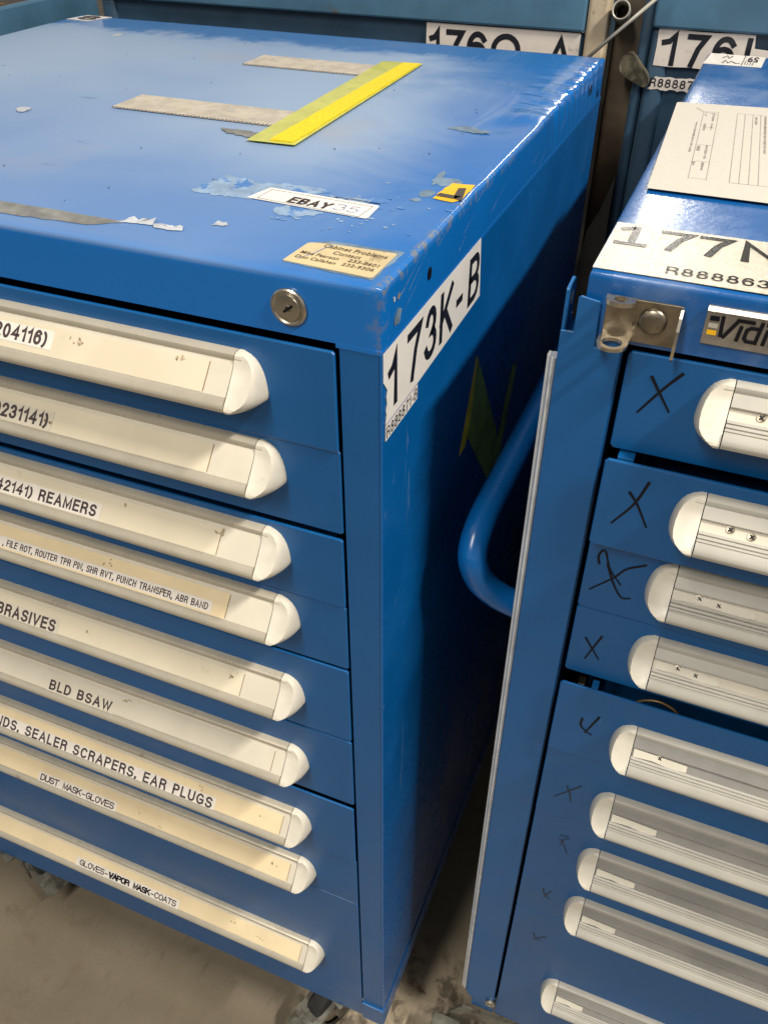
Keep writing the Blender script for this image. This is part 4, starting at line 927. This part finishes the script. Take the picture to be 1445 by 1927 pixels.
B2 = bin_('steel_bin', .036, .80, .80, 1.45, .075, 'slate blue steel bin behind the right cabinet, plate 176L', .0195)
pl = obj('number_plate', sheet(ragged([(.0440, -.0225), (.2150, -.0225), (.2150, .0020), (.1600, .0040), (.1580, .0185), (.0440, .0185)], .0008, .02, 2), (0, .7938, 0), X_, Z_, .0004, .0003), 'plate_back', B2)
bm = bmesh.new()
for ch, a, b in (('1', .0500, .0690), ('7', .0800, .1060), ('6', .1120, .1390), ('L', .1500, .1750)): text(bm, ch, (0, .7938, -.0218), X_, Z_, a, b, .0370, .17, lift=.0011)
obj('lettering', bm, 'black', pl)
p2 = obj('number_plate', sheet(ragged([(.0420, -.0500), (.1000, -.0500), (.1000, -.0350), (.0500, -.0350)], .0012, .004, 4), (0, .7938, 0), X_, Z_, .0004, .0003), 'plate_back', B2, 'small torn white label')
bm = bmesh.new(); text(bm, "R88887", (0, .7938, -.0470), X_, Z_, .0445, .0980, .0100, .15, lift=.0011); obj('lettering', bm, 'black', p2)
# worn pale corner strip and the pipe, rod and bracket between the bins
bm = bmesh.new(); box(bm, -.0465, -.020, .7900, .8200, -.6, .0600, .004, 2); bm2 = bmesh.new(); prism(bm2, [(-.014, .7990, -.62), (.020, .7990, -.62), (.020, .7990, -.165), (.006, .7990, -.215), (-.008, .7990, -.245), (-.014, .7990, -.30)], (0, .004, 0)); lowp = bm2
o = obj('corner_guard', bm, 'worn_cream', None, origin=(-.033, .805, ZT - .6)); tag(o, 'worn cream corner guard between the two bins', 'corner guard')
o['label'] = 'worn cream upright strip beside plate 176Q-A'
pt = thing('rack_post', (0, .86, 0), 'dark rusty upright rack post standing between the two bins', 'rack post')
bm = bmesh.new(); box(bm, -.018, .034, .83, .90, -ZT, .09, .010, 3); obj('post', bm, 'rust', pt, smooth=40)
obj('lower_plate', lowp, 'beige_dk', pt)
bm = bmesh.new(); box(bm, .0205, .035, .800, .829, -.60, .09, .005, 3); obj('angle', bm, 'teal', pt, smooth=40)
bm = bmesh.new(); prism(bm, smoothpath([(.004, .796, -.016), (.016, .790, -.010), (.030, .785, -.022), (.042, .780, -.034), (.041, .780, -.046), (.022, .786, -.042), (.004, .792, -.032), (.004, .796, -.016)], 4)[:-1], (0, .012, .0)); obj('bent_bracket', bm, 'bracket', pt)
bm = bmesh.new(); lathe(bm, (-.0035, .776, .0385), (.1, -1, .25), [(.0112, -.08), (.0112, 0), (.0103, .0008), (.0092, 0), (.0092, -.07)], 28); o = obj('pipe', bm, 'pipe', None, origin=(0, .8, ZT + .04), smooth=40); tag(o, 'open grey pipe end sticking out between the two bins', 'pipe')
bm = bmesh.new(); tube(bm, [(-.040, .752, -.020), (.050, .752, .066)], .0022, 8); o = obj('thin_rod', bm, 'pipe', None, origin=(0, .752, ZT), smooth=True); tag(o, 'thin pale rod leaning diagonally in front of the rack post', 'rod')
# open bin at the far left
B3 = thing('steel_bin', (-1.2, .5, 0), 'open pale slate blue bin with brown boards beyond the left cabinet', 'steel bin', 'slate blue steel bins behind the cabinets')
bm = bmesh.new(); box(bm, -.812, -.800, -.2, .788, -1.1, .022, .003, 2); obj('side_panel', bm, 'teal_lt', B3)
bm = bmesh.new(); box(bm, -1.6, -.813, -.2, -.188, -1.1, .022, .003, 2); obj('side_panel', bm, 'teal_lt', B3)
bm = bmesh.new(); box(bm, -1.6, -1.588, -.187, .788, -1.1, .022, .003, 2); obj('side_panel', bm, 'teal_lt', B3)
for k in range(5):
    bm = bmesh.new(); box(bm, -1.585 + k * .154, -1.585 + k * .154 + .148, -.18, .78, -.03, -.010 + .003 * (k % 2), .002); obj('board', bm, 'wood', B3)
